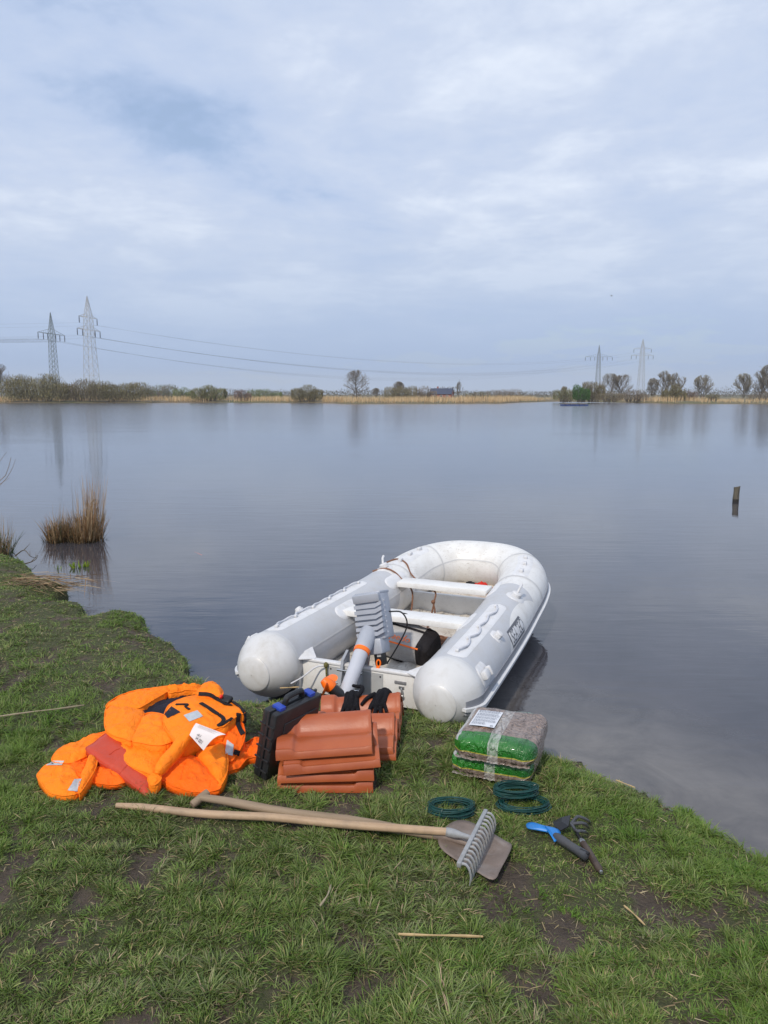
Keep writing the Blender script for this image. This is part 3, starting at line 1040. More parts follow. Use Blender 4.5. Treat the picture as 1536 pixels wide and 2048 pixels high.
class Pillow:
    """padded strip along a spine: half widths, half thicknesses, pinched seams, small creases"""

    def __init__(self, spine, hw, th, up=(0, -0.3, 0.95), ends=(0.25, 0.25), pinch=(), wr=0.004, wscale=26, seed=0, e=0.8, n=60):
        self.P = catmull([tuple(p) for p in spine], n)
        k = len(spine)
        xs = np.linspace(0, 1, k)
        ss = np.linspace(0, 1, n)
        hw = [hw] * k if isinstance(hw, (int, float)) else hw
        th = [th] * k if isinstance(th, (int, float)) else th
        self.ss = ss
        self.hw = np.interp(ss, xs, hw); self.th = np.interp(ss, xs, th)
        for _ in range(4):
            self.hw[1:-1] = (self.hw[:-2] + self.hw[1:-1] * 2 + self.hw[2:]) / 4
        if isinstance(up, list):
            U = np.stack([np.interp(ss, xs, [u[i] for u in up]) for i in range(3)], -1)
        else:
            U = np.repeat(np.array([up], float), n, 0)
        self.U = U; self.ends = ends; self.pinch = pinch; self.wr = wr; self.ws = wscale; self.seed = seed; self.e = e

    def _i(self, s, A):
        return Vector([float(np.interp(s, self.ss, A[:, i])) for i in range(3)])

    def frame(self, s):
        P = self._i(s, self.P)
        T = (self._i(min(1, s + 0.015), self.P) - self._i(max(0, s - 0.015), self.P)).normalized()
        U = self._i(s, self.U)
        N = (U - T * U.dot(T)).normalized()
        return P, T, N, T.cross(N)

    def pt(self, s, th_, off=0.0):
        P, T, N, B = self.frame(s)
        w, t_ = float(np.interp(s, self.ss, self.hw)), float(np.interp(s, self.ss, self.th))
        f = 1.0
        if self.ends[0] and s < self.ends[0]: f = math.sqrt(max(0.0, 1 - (1 - s / self.ends[0]) ** 2))
        if self.ends[1] and s > 1 - self.ends[1]: f = min(f, math.sqrt(max(0.0, 1 - (1 - (1 - s) / self.ends[1]) ** 2)))
        w *= max(f, 0.02); t_ *= 0.25 + 0.75 * f if f > 0.05 else 0.1
        for s0, d, wd in self.pinch:
            g_ = math.exp(-((s - s0) / wd) ** 2)
            t_ *= 1 - d * g_; w *= 1 - 0.08 * d * g_
        c, sn = math.cos(th_), math.sin(th_)
        cc = math.copysign(abs(c) ** self.e, c); sn = math.copysign(abs(sn) ** self.e, sn)
        q = P + B * (w * cc) + N * (t_ * sn + off * (1 if sn >= 0 else -1))
        if self.wr:
            v = Vector((q.x * self.ws + self.seed * 7.3, q.y * self.ws, q.z * self.ws))
            q = q + N * ((mnoise.noise(v) + 0.5 * mnoise.noise(v * 2.3)) * self.wr * (0.4 + abs(sn)))
        return q

    def geo(self, ns=44, nc=26):
        g = Geo(); V, F = [], []
        for i in range(ns + 1):
            for j in range(nc):
                V.append(self.pt(i / ns, 2 * math.pi * j / nc))
        for i in range(ns):
            for j in range(nc):
                j2 = (j + 1) % nc
                F.append((i * nc + j, i * nc + j2, (i + 1) * nc + j2, (i + 1) * nc + j))
        F.append(tuple(range(nc - 1, -1, -1))); F.append(tuple(ns * nc + j for j in range(nc)))
        return g.add(V, F)

    def build(self, name, mat, parent=None, ns=44, nc=26):
        return self.geo(ns, nc).build(name, mat, parent, sharp=None)

    def patch(self, name, s0, s1, t0, t1, mat, parent, off=0.003, n=8, skew=0.0):
        """flat label following the top side; t from 0 (right edge) .. pi (left edge)"""
        V, F = [], []
        for i in range(n + 1):
            for j in range(n + 1):
                V.append(self.pt(s0 + (s1 - s0) * i / n + skew * j / n, t0 + (t1 - t0) * j / n, off))
        for i in range(n):
            for j in range(n):
                F.append((i * (n + 1) + j, i * (n + 1) + j + 1, (i + 1) * (n + 1) + j + 1, (i + 1) * (n + 1) + j))
        return Geo().add(V, F).build(name, mat, parent, sharp=None)


def ribbon(pts, hw, th, up=(0, 0, 1), n=30, wr=0.0):
    return Pillow(pts, hw, th, up, ends=(0.03, 0.03), wr=wr, e=0.45, n=n).geo(n, 10)


def fabric(name, col, rough=0.75, weave=420, var=0.08, dirt=0.25, dirtc=(0.30, 0.09, 0.02), spec=0.25, crease=0.42):
    t = NT(name)
    co = t.coord()
    c = t.ramp(t.noise(co, 9, 6, 0.6), [(0.3, tuple(x * (1 - var) for x in col)), (0.7, tuple(min(1, x * (1 + var)) for x in col))])
    if dirt:
        c = t.mix(t.ramp(t.noise(co, 7, 8, 0.7, 0.5), [(0.52, 0.0), (0.8, dirt)]), c, dirtc)
    t.set(color=c, rough=rough, spec=spec)
    rid = t.ramp(t.noise(co, 13, 3, .5, 1.0), [(.45, 0.), (.5, 1.), (.55, 0.)])
    h = t.math('ADD', t.math('MULTIPLY', t.noise(co, weave, 2, 0.5), 0.12), t.math('SUBTRACT', t.math('MULTIPLY', t.noise(co, 38, 4, 0.55, 0.8), 0.9), t.math('MULTIPLY', rid, .45)))
    t.bump(h, crease, 0.012)
    return t.mat


M_org = fabric('orange_cloth', (1.0, 0.225, 0.008), 0.72)
M_org2 = fabric('orange_cloth_deep', (0.97, 0.14, 0.004), 0.72)
M_red = fabric('red_coated_cloth', (0.50, 0.052, 0.018), 0.42, 200, 0.06, 0.35, (0.35, 0.10, 0.06), 0.5, 0.15)
M_navy = fabric('navy_lining', (0.018, 0.018, 0.030), 0.85, 300, 0.2, 0)
M_web = fabric('black_webbing', (0.014, 0.012, 0.014), 0.75, 500, 0.2, 0)
M_refl = simple('reflective_patch', (0.44, 0.47, 0.50), 0.35, 0.12, 60, bump=0.1)
M_paper = simple('white_paper', (0.72, 0.66, 0.66), 0.55, 0.04, 10)
M_bag_grey = fabric('bag_grey_cloth', (0.40, 0.39, 0.385), 0.8, 400, 0.12, 0.4, (0.24, 0.22, 0.19))
M_rope = fabric('brown_rope', (0.20, 0.10, 0.062), 0.85, 260, 0.25, 0, crease=0.5)
M_pole = simple('paddle_alloy', (0.46, 0.46, 0.45), 0.42, 0.1, 30, metal=0.4, dirt=(0.3, 0.27, 0.22), dirt_amt=0.4)


def W(x, y, z): return BM @ Vector((x, y, z))


# bag: grey and black holdall with orange piping lying between transom and seat
A, B_ = W(0.70, 0.23, 0.01), W(0.64, -0.22, -0.035)
bag_loc = W(0.65, -0.02, FLOOR_Z)
bag = empty('holdall_bag', bag_loc, 0, 'grey and black holdall with orange piping lying inside the dinghy behind the motor', 'bag')
ax_b = (B_ - A).normalized()
upb = Vector((-0.25, -0.35, 0.9)); upb = (upb - ax_b * upb.dot(ax_b)).normalized()
sdb = ax_b.cross(upb)


def bagp(s, a, off=0.0):
    """s along 0..1; a angle round a rounded box section"""
    w, h = 0.115, 0.095
    f = 1.0 - 0.10 * (2 * s - 1) ** 2
    if s < 0.06: f *= 0.86 + 0.14 * math.sqrt(max(0, s) / 0.06)
    if s > 0.94: f *= 0.86 + 0.14 * math.sqrt(max(0, 1 - s) / 0.06)
    c, sn = math.cos(a), math.sin(a)
    e = 0.5
    q = A.lerp(B_, s) + (sdb * (w * math.copysign(abs(c) ** e, c)) + upb * (h * math.copysign(abs(sn) ** e, sn))) * f
    v = q * 14
    d = (q - A.lerp(B_, s)).normalized()
    return q + d * (off + 0.007 * mnoise.noise(v)) - bag_loc


def bag_piece(name, s0, s1, a0, a1, mat, parent, off, ns=16, na=16, cap=False):
    V, F = [], []
    for i in range(ns + 1):
        for j in range(na + 1):
            V.append(bagp(s0 + (s1 - s0) * i / ns, a0 + (a1 - a0) * j / na, off))
    for i in range(ns):
        for j in range(na):
            F.append((i * (na + 1) + j, i * (na + 1) + j + 1, (i + 1) * (na + 1) + j + 1, (i + 1) * (na + 1) + j))
    if cap:
        F.append(tuple(range(na - 1, -1, -1))); F.append(tuple(ns * (na + 1) + j for j in range(na)))
    return Geo().add(V, F).build(name, mat, parent, sharp=50)


body = bag_piece('bag_body', 0, 1, 0, 2 * math.pi, M_bag_grey, bag, 0.0, 26, 40, True)
bag_piece('black_end', 0.84, 1.008, 0, 2 * math.pi, M_web, bag, 0.003, 8, 40, True)
bag_piece('black_end', -0.008, 0.07, 0, 2 * math.pi, M_web, bag, 0.003, 6, 40, True)
bag_piece('black_band', 0.05, 0.88, R(-42), R(-20), M_web, bag, 0.004, 20, 5)
bag_piece('black_band', 0.10, 0.40, R(120), R(150), M_web, bag, 0.004, 20, 5)
bag_piece('orange_piping', 0.04, 0.88, R(37), R(46), M_orange_p, bag, 0.007, 20, 3)
bag_piece('orange_piping', 0.04, 0.88, R(122), R(130), M_orange_p, bag, 0.008, 20, 3)
bag_piece('black_piping', 0.06, 0.88, R(92), R(96), M_web, bag, 0.006, 20, 3)
Lb = (B_ - A).length
put_text('lettering', 'torqeedo', 0.085, lambda x, y: bagp(0.46 + x / Lb, R(72) + y / 0.14, 0.006), M_orange_p, bag, sx=0.78)
h_ = [bagp(0.3 + 0.35 * f, R(110), 0.01 + 0.05 * math.sin(math.pi * f)) for f in np.linspace(0, 1, 14)]
ribbon(h_, 0.014, 0.003, upb).build('carry_handle', M_web, bag, sharp=None)

# two paddle shafts lying along the right side
for i, (p0, p1, lab) in enumerate((((1.02, -0.20, -0.08), (0.10, -0.315, -0.045), 'left one of two grey alloy paddle shafts on the dinghy floor'),
                                   ((1.05, -0.25, -0.09), (0.16, -0.355, -0.045), 'right one of two grey alloy paddle shafts on the dinghy floor, against the tube'))):
    a, b = W(*p0), W(*p1)
    pd = empty('paddle', a, 0, lab, 'paddle', 'paddle shafts in the dinghy')
    Geo().tube([Vector((0, 0, 0)), (b - a) * 0.5], 0.0165, 12).build('shaft', M_pole, pd)
    Geo().tube([(b - a) * 0.47, (b - a) * 0.5, (b - a) * 0.55, (b - a) * 0.56], [0.018, 0.021, 0.021, 0.018], 12).build('joint_sleeve', M_fit, pd)
    Geo().tube([(b - a) * 0.55, (b - a)], 0.014, 12).build('shaft_end', M_pole, pd)

# mooring rope: two runs over the left tube, tied under the front seat, heap on the floor
rope = empty('mooring_rope', W(1.0, 0, FLOOR_Z), 0, 'thin brown rope led over the left tube and heaped on the dinghy floor', 'rope')
RL = W(1.0, 0, FLOOR_Z)


def rrun(pts, r=0.0065, n=60):
    return Geo().tube([Vector(p) - RL for p in catmull([tuple(p) for p in pts], n)], r, 7)


def sp(s, ph, off=0.008): return BM @ surf(L_TUBE - s, R(ph), off)


rrun([sp(1.55, 30), sp(1.57, 0), sp(1.56, -25), sp(1.55, -50), W(1.50, 0.26, 0.10), W(1.40, 0.22, 0.0), W(1.28, 0.20, -0.09), W(1.2, 0.16, -0.115)]).build('rope_run', M_rope, rope)
rrun([sp(1.80, 34), sp(1.84, 6), sp(1.80, -24), sp(1.72, -52), W(1.60, 0.20, 0.12), W(1.46, 0.06, 0.12), W(1.42, 0.05, 0.06), W(1.40, 0.06, -0.02), W(1.36, 0.07, -0.10), W(1.2, 0.04, -0.115)]).build('rope_run', M_rope, rope)
kn = W(1.41, 0.055, 0.055) - RL
Geo().ball(kn, 0.016, n=8, k=6).tube([kn + Vector((0.0, -0.01, -0.01)), kn + Vector((0.01, -0.02, -0.05)), kn + Vector((0.012, -0.02, -0.08))], 0.006, 6).build('knot', M_rope, rope)
rng = random.Random(4)
heap = []
for i in range(70):
    a = i * 0.83
    rr = 0.05 + 0.07 * rng.random()
    heap.append(W(1.0 + math.sin(a) * rr * 0.8 + rng.uniform(-.03, .03), -0.15 + math.cos(a) * rr * 1.5 + rng.uniform(-.04, .04), FLOOR_Z + 0.015 + 0.03 * rng.random()))
heap += [W(0.95, 0.02, -0.11), W(0.86, 0.05, -0.11), W(0.84, 0.0, -0.11), W(0.93, -0.02, -0.11)]
rrun(heap, 0.006, 420).build('rope_heap', M_rope, rope)
heap = [W(0.30 + 0.1 * math.sin(i * 1.9) * rng.random(), -0.06 + 0.13 * math.cos(i * 1.3), FLOOR_Z + 0.012 + 0.01 * rng.random()) for i in range(22)]
tag(rrun(heap, 0.004, 130).build('dark_cord', simple('dark_cord', (0.05, 0.035, 0.03), 0.8, 0.3, 60)), 'thin dark cord tangled on the dinghy floor just inside the transom', 'cord').location = RL
# red and black bundle in the bow
bl = W(2.16, -0.05, -0.03)
rb = empty('cloth_bundle', bl, 0, 'small red and black bundle lying crumpled in the white bow', 'bundle')
Pillow([(-0.02, 0.0, 0.03), (0.04, -0.01, 0.035), (0.10, -0.03, 0.03)], 0.045, 0.026, wr=0.014, wscale=40).build('red_fold', fabric('red_knit', (0.55, 0.03, 0.02), 0.8), rb, 20, 16)
Pillow([(-0.075, 0.02, 0.035), (-0.045, 0.01, 0.04), (-0.01, 0.0, 0.03)], 0.04, 0.03, wr=0.012, wscale=40).build('black_fold', M_web, rb, 14, 14)
for k in range(3):
    Pillow([(0.08, -0.05 + 0.025 * k, 0.03), (0.12, -0.065 + 0.03 * k, 0.025), (0.145, -0.06 + 0.03 * k, 0.015)], 0.013, 0.011, wr=0.003).build('loose_end', M_web if k == 1 else fabric('red_knit_finger', (0.5, 0.03, 0.02), 0.8), rb, 12, 10)
# stern line tied from the left tube to the transom eye, and the propeller stay
sl = empty('stern_line', W(-0.02, 0.24, 0.0), 0, 'short olive cord hanging from an eye on the left of the transom', 'cord')
o_ = W(-0.02, 0.24, 0.0)
M_olive = fabric('olive_cord', (0.13, 0.12, 0.045), 0.85, 300, 0.2, 0, crease=0.5)
Geo().tube([W(-0.03, 0.20, 0.03) - o_, W(-0.035, 0.195, -0.02) - o_, W(-0.03, 0.192, -0.13) - o_], 0.0065, 7).build('hanging_end', M_olive, sl)
Geo().tube([Vector(p) for p in catmull([tuple(W(-0.03, 0.20, 0.025) - o_), tuple(W(-0.06, 0.25, 0.02) - o_), tuple(W(-0.12, 0.31, -0.03) - o_), tuple(W(-0.16, 0.36, -0.06) - o_)], 16)], 0.0045, 7).build('tied_end', M_strap, sl)
Geo().ball(W(-0.032, 0.2, 0.03) - o_, (0.014, 0.014, 0.018), n=10, k=6).build('knot', M_olive, sl)

# ------------------------------------------------------------------ life jackets
from mathutils.bvhtree import BVHTree
CAM_P = Vector((0, 0, CAM_H))
_bv = {}


def PX(*pts): return [at(*p) for p in pts]


def cast(objs, px, py):
    """where the line of sight of this pixel meets the given pieces"""
    d = Vector(ray(px, py)).normalized()
    best = None
    for o in objs:
        if o.name not in _bv:
            off = o.parent.location if o.parent else Vector()
            me = o.data
            _bv[o.name] = BVHTree.FromPolygons([v.co + off for v in me.vertices], [tuple(p.vertices) for p in me.polygons])
        loc, nrm, i, dist = _bv[o.name].ray_cast(CAM_P, d)
        if loc is not None and (best is None or dist < best[2]):
            if nrm.dot(d) > 0: nrm = -nrm
            best = (loc, nrm, dist)
    return best


def lobe(name, outline, zt, zb, h, mat, parent, te=.05, seed=0, wr=.006, ws=17, n=72, rings=14, pw=3.4, tuck=.9):
    """padded panel sewn round an outline; zt/zb height of its edge at the far/near side"""
    ys = [p[1] for p in outline]
    y0, y1 = min(ys), max(ys)
    E = [at(x, y, zt + (zb - zt) * (y - y0) / max(1, (y1 - y0))) for x, y in outline]
    ring = [Vector(q) for q in catmull([tuple(e) for e in E], n, closed=True)]
    c = sum(ring, Vector()) / n
    off = parent.location
    V, F = [], []
    fs = [1.0] + list(1 - (1 - np.linspace(.975, 0.02, rings)))
    for f in fs:
        hh = h * (1 - f ** pw) ** .55 if f < 1 else 0
        for q in ring:
            p = c.lerp(q, f); p.z += hh
            v = p * ws + Vector((seed * 3.1, seed * 1.7, 0))
            a = mnoise.noise(v)
            b = abs(mnoise.noise(v * 1.9 + Vector((5, 2, 1))))
            edge_w = (f ** 2) * abs(mnoise.noise(v * 4.0)) * .6
            p.z += wr * 1.45 * (a * .9 - b * 1.3 - edge_w * 1.5 * (f < 1)) * (1 if f < 1 else .3)
            V.append(p)
    k = len(fs)
    for i in range(k - 1):
        for j in range(n):
            j2 = (j + 1) % n
            F.append((i * n + j, i * n + j2, (i + 1) * n + j2, (i + 1) * n + j))
    F.append(tuple((k - 1) * n + j for j in range(n)))
    b0 = len(V)
    for (f, dz) in ((.99, -.35), (tuck + .05, -.8), (tuck - .15, -1.0)):
        for q in ring:
            p = c.lerp(q, f); p.z = max(.002, p.z + dz * te)
            V.append(p)
    prev = 0
    for r_ in range(3):
        cur = b0 + r_ * n
        for j in range(n):
            j2 = (j + 1) % n
            F.append((prev + j2, prev + j, cur + j, cur + j2))
        prev = cur
    F.append(tuple(prev + j for j in reversed(range(n))))
    o = Geo().add([p - off for p in V], F).build(name, mat, parent, sharp=None)
    Geo().tube([V[j] - off + Vector((0, 0, .0005)) for j in range(n)], .0028, 5, closed=True).build('sewn_edge', mat, o, sharp=None)
    return o


def decal(name, quad, mat, objs, parent, off=.0025, n=8):
    g = Geo(); V = []
    for i in range(n + 1):
        for j in range(n + 1):
            u, v = i / n, j / n
            a = Vector(quad[0]).lerp(Vector(quad[1]), u); b = Vector(quad[3]).lerp(Vector(quad[2]), u)
            q = a.lerp(b, v)
            r_ = cast(objs, q.x, q.y)
            V.append(r_)
    good = [r_ for r_ in V if r_]
    zf = sum((r_[0].z for r_ in good)) / len(good) if good else .1
    P = []
    k = 0
    for i in range(n + 1):
        for j in range(n + 1):
            r_ = V[k]; k += 1
            if r_: P.append(r_[0] + r_[1] * off - parent.location)
            else:
                u, v = i / n, j / n
                a = Vector(quad[0]).lerp(Vector(quad[1]), u); b = Vector(quad[3]).lerp(Vector(quad[2]), u); q = a.lerp(b, v)
                P.append(at(q.x, q.y, zf) - parent.location)
    F = [(i * (n + 1) + j, (i + 1) * (n + 1) + j, (i + 1) * (n + 1) + j + 1, i * (n + 1) + j + 1) for i in range(n) for j in range(n)]
    return g.add(P, F).build(name, mat, parent, sharp=None)


def strap(name, pts, hw, mat, objs, parent, lift=.004, th=.002):
    P2 = catmull(pts, 26)
    P, N = [], []
    for x, y in P2:
        r_ = cast(objs, x, y)
        if r_: P.append(r_[0] + r_[1] * lift); N.append(r_[1])
        elif P:
            d = Vector(ray(x, y)).normalized(); P.append(CAM_P + d * (P[-1] - CAM_P).length); N.append(N[-1])
    for _ in range(3):
        for i in range(1, len(P) - 1): P[i] = (P[i - 1] + P[i] * 2 + P[i + 1]) / 4; N[i] = ((N[i - 1] + N[i] * 2 + N[i + 1]) / 4).normalized()
    V = []
    for i in range(len(P)):
        T = (P[min(i + 1, len(P) - 1)] - P[max(i - 1, 0)]).normalized()
        B = T.cross(N[i]).normalized()
        for a, b in ((-1, -1), (-1, 1), (1, 1), (1, -1)):
            V.append(P[i] + B * a * hw + N[i] * b * th - parent.location)
    F = []
    for i in range(len(P) - 1):
        for j in range(4):
            j2 = (j + 1) % 4
            F.append((i * 4 + j, i * 4 + j2, (i + 1) * 4 + j2, (i + 1) * 4 + j))
    F.append((0, 1, 2, 3)); e = (len(P) - 1) * 4; F.append((e + 3, e + 2, e + 1, e))
    return Geo().add(V, F).build(name, mat, parent)


JG = 'orange life jackets in a heap'
jA = empty('life_jacket', at(400, 1480, 0), 0, 'open orange life jacket on top of the heap with black straps and paper tag', 'life jacket', JG)
jB = empty('life_jacket', at(340, 1540, 0), 0, 'orange life jacket under the top one with fanned padded lobes on the grass', 'life jacket', JG)
jC = empty('life_jacket', at(130, 1550, 0), 0, 'leftmost orange life jacket, folded flat, with two grey reflective patches', 'life jacket', JG)
cush = empty('buoyancy_cushion', at(245, 1540, 0), 0, 'flat dull red coated cushion slid between the orange life jackets', 'cushion')

c5 = lobe('back_panel', [(190, 1524), (202, 1526), (227, 1543), (252, 1556), (254, 1563), (233, 1569), (205, 1568), (180, 1561), (184, 1541)], .045, .03, .022, M_org2, jC, .03, 1, .008, 24)
c4 = lobe('inner_fold', [(125, 1523), (158, 1514), (182, 1506), (180, 1530), (166, 1555), (142, 1538)], .06, .05, .012, M_org2, jC, .05, 2, .010, 26)
c2 = lobe('collar', [(104, 1522), (110, 1506), (126, 1492), (155, 1484), (185, 1470), (218, 1462), (232, 1468), (205, 1486), (182, 1497), (180, 1509), (158, 1519), (144, 1525), (125, 1526)], .07, .065, .022, M_org, jC, .065, 3, .007, 15)
c1 = lobe('front_lobe', [(74, 1552), (82, 1540), (94, 1530), (128, 1529), (148, 1535), (161, 1551), (166, 1560), (158, 1584), (138, 1591), (116, 1590), (95, 1582), (84, 1568)], .055, .035, .024, M_org, jC, .055, 4, .008, 14)
c3 = lobe('rolled_edge', [(181, 1509), (194, 1520), (190, 1538), (179, 1558), (159, 1586), (158, 1570), (163, 1556), (163, 1548), (172, 1530)], .085, .045, .020, M_org, jC, .06, 5, .006, 22)
decal('reflective_patch', [(135, 1581), (149, 1559), (164, 1558), (154, 1584)], M_refl, [c1, c3], jC)
decal('reflective_patch', [(92, 1531), (105, 1522), (129, 1522), (123, 1531)], M_refl, [c1, c2, c4], jC)
pad = lobe('pad', [(172, 1497), (186, 1487), (218, 1465), (240, 1482), (270, 1512), (306, 1546), (304, 1570), (294, 1590), (272, 1575), (252, 1560), (234, 1545), (213, 1533), (195, 1522), (180, 1508)], .125, .02, .016, M_red, cush, .026, 6, .003, 13, 96, 10, 5.0, .985)
strap('welded_seam', [(219, 1509), (231, 1500), (240, 1497)], .002, M_red, [pad], cush, .001, .001)
strap('welded_seam', [(238, 1548), (250, 1534), (258, 1526)], .002, M_red, [pad], cush, .001, .001)

bl_ = lobe('dark_lining', [(328, 1488), (346, 1478), (375, 1470), (392, 1477), (412, 1499), (394, 1513), (362, 1508), (336, 1503)], .085, .075, .006, M_navy, jB, .06, 7, .006)
b1 = lobe('left_lobe', [(227, 1484), (232, 1476), (252, 1475), (284, 1480), (320, 1487), (338, 1492), (338, 1504), (322, 1525), (307, 1547), (284, 1542), (258, 1530), (242, 1517), (231, 1500)], .10, .075, .020, M_org, jB, .085, 8, .006, 14)
b2 = lobe('front_lobe', [(312, 1543), (327, 1532), (349, 1518), (372, 1512), (391, 1513), (408, 1530), (432, 1556), (442, 1568), (438, 1577), (415, 1584), (382, 1583), (353, 1574), (327, 1561), (315, 1552)], .085, .035, .026, M_org2, jB, .06, 9, .009, 13)
b3 = lobe('right_lobe', [(393, 1511), (403, 1501), (424, 1493), (443, 1484), (452, 1500), (456, 1522), (453, 1548), (441, 1571), (428, 1558), (408, 1530)], .095, .045, .030, M_org, jB, .075, 10, .008, 13)
b4 = lobe('strap_flap', [(452, 1542), (466, 1518), (478, 1500), (489, 1486), (506, 1478), (522, 1477), (522, 1493), (517, 1512), (496, 1517), (473, 1537)], .06, .03, .022, M_org2, jB, .04, 11, .014, 20)

al_ = lobe('dark_lining', [(268, 1418), (304, 1400), (340, 1375), (370, 1377), (402, 1376), (408, 1388), (360, 1398), (345, 1418), (327, 1430), (284, 1430)], .145, .13, .004, M_navy, jA, .03, 12, .010)
a3 = lobe('collar', [(212, 1414), (224, 1399), (250, 1386), (278, 1379), (320, 1374), (338, 1372), (342, 1377), (322, 1391), (299, 1404), (280, 1415), (258, 1417), (234, 1417)], .17, .155, .014, M_org, jA, .12, 13, .006, 15)
a4 = lobe('collar_back', [(334, 1373), (359, 1370), (389, 1368), (404, 1371), (402, 1380), (376, 1380), (353, 1384), (338, 1386)], .175, .165, .012, M_org, jA, .06, 14, .012, 34)
a1 = lobe('collar_lobe', [(213, 1416), (209, 1441), (212, 1460), (227, 1471), (245, 1476), (264, 1480), (276, 1455), (288, 1428), (276, 1419), (258, 1413), (234, 1409)], .16, .135, .020, M_org, jA, .11, 15, .006, 14)
a2 = lobe('collar_lobe', [(286, 1429), (275, 1454), (264, 1480), (284, 1486), (310, 1490), (330, 1489), (346, 1480), (342, 1460), (332, 1434), (310, 1425)], .155, .135, .020, M_org, jA, .10, 16, .006, 14)
a7 = lobe('side_panel', [(434, 1450), (449, 1448), (473, 1427), (484, 1442), (490, 1464), (487, 1484), (477, 1504), (461, 1523), (445, 1512), (440, 1496), (452, 1477), (424, 1456)], .16, .055, .020, M_org2, jA, .10, 17, .008, 15)
a5 = lobe('front_panel', [(336, 1412), (353, 1401), (379, 1393), (408, 1388), (424, 1387), (446, 1393), (472, 1406), (490, 1424), (474, 1432), (450, 1451), (436, 1455), (410, 1464), (387, 1475), (362, 1487), (345, 1474), (329, 1452), (328, 1432)], .20, .155, .024, M_org, jA, .13, 18, .007, 13, 96, 14)
a6 = lobe('shoulder_hood', [(394, 1388), (403, 1374), (418, 1366), (432, 1369), (445, 1381), (443, 1393), (424, 1391)], .225, .225, .028, M_org, jA, .10, 19, .006, 24)
a8 = Pillow([q - jA.location for q in PX((386, 1464, .205), (362, 1489, .165), (336, 1520, .125), (312, 1550, .085))], [.024, .03, .028, .022], [.026, .03, .028, .024], up=(-.2, -.5, .8), ends=(.2, .15), seed=17, wr=.006, wscale=26).build('rolled_edge', M_org, jA)
a9 = lobe('edge_tip', [(296, 1556), (307, 1547), (319, 1550), (322, 1558), (310, 1570), (300, 1569)], .085, .06, .016, M_org, jA, .05, 20, .004, 30)
AL = [a1, a2, a3, a4, a5, a6, a7, b3]
decal('reflective_patch', [(367, 1431), (395, 1421), (406, 1433), (379, 1444)], M_refl, [a5], jA)
decal('reflective_patch', [(454, 1480), (467, 1490), (465, 1512), (450, 1508)], M_refl, [a7, b3], jA)
decal('arm_hole_lining', [(329, 1429), (343, 1413), (361, 1425), (335, 1437)], M_navy, [a5], jA)
ns_ = strap('name_strip', [(401, 1407), (416, 1416), (431, 1426), (437, 1430)], .0085, M_web, [a5], jA)
for f in np.linspace(.1, .85, 7):
    x_, y_ = 401 + 36 * f, 1407 + 22 * f
    decal('embroidered_mark', [(x_ - 1.4, y_ - .9), (x_ + 1.0, y_ - .1), (x_ + .8, y_ + 1.2), (x_ - 1.6, y_ + .4)], M_org2, [a5], ns_, .0068, 1).parent = ns_
for pts, hw_ in (([(398, 1388), (419, 1389), (430, 1394), (441, 1402), (452, 1410), (463, 1411)], .009), ([(464, 1404), (477, 1413), (487, 1424), (491, 1437), (486, 1446)], .010), ([(437, 1430), (446, 1437), (446, 1445), (436, 1453)], .009),
                 ([(435, 1453), (449, 1447), (464, 1437)], .006), ([(477, 1427), (475, 1443), (478, 1456), (486, 1469)], .011), ([(467, 1504), (477, 1507)], .011), ([(352, 1410), (376, 1410), (370, 1414), (379, 1420)], .005)):
    strap('strap', pts, hw_, M_web, AL, jA)
for pts in ([(376, 1513), (366, 1535), (360, 1560)], [(392, 1511), (410, 1533), (436, 1566)]):
    strap('seam', pts, .002, M_org2, [b2, b3], jB, .0005, .0015)
bk = empty('buckle'); bk.parent = jA
c = cast([a5, a6], 452, 1402)
c = (c[0] if c else at(452, 1402, .24)) + Vector((0, 0, .008)) - jA.location
Mx = Matrix.Rotation(R(-30), 3, 'Z') @ Matrix.Rotation(R(30), 3, 'X')
Geo().box(c, (.062, .042, .022), Mx, bev=.007).build('buckle_body', M_black_p, bk)
Geo().box(c + Vector((-.022, .0, .014)), (.012, .016, .014), Mx, bev=.003).build('buckle_button', simple('red_button', (.7, .02, .015), .4), bk)
# paper tag, curled
tagc = [at(392, 1446, .262), at(452, 1469, .235), at(407, 1501, .17), at(379, 1470, .225)]
nn = 12


def tagpt(u_, v_, off=0.0):
    q = tagc[0].lerp(tagc[1], u_).lerp(tagc[3].lerp(tagc[2], u_), v_)
    return q + Vector((0, -off * .6, .016 * math.sin(math.pi * v_) * (.3 + u_) + off)) - jA.location


V = [tagpt(i / nn, j / nn) for i in range(nn + 1) for j in range(nn + 1)]
F = [(i * (nn + 1) + j, (i + 1) * (nn + 1) + j, (i + 1) * (nn + 1) + j + 1, i * (nn + 1) + j + 1) for i in range(nn) for j in range(nn)]
tg = Geo().add(V, F).build('paper_tag', M_paper, jA, sharp=None)
M_print = simple('grey_print', (.16, .14, .14), .6, .1, 40)
for txt, u0, v0, sz in (('100 N', .56, .88, .20), ('Life', .42, .72, .17)):
    put_text('printed_text', txt, sz, lambda x, y: tagpt(u0 - x * .8, v0 - y * 1.0, .002), M_print, tg)
g = Geo()
for i in range(6):
    v_ = .06 + .05 * i
    b0, b1_ = .12 + .02 * (i % 3), .70 + .05 * ((i * 7) % 4)
    g.add([tagpt(b0, v_, .0012), tagpt(b1_, v_, .0012), tagpt(b1_, v_ + .016, .0012), tagpt(b0, v_ + .016, .0012)], [(0, 1, 2, 3)])
g.build('printed_lines', simple('pale_print_line', (.42, .36, .37), .6), tg, smooth=False)

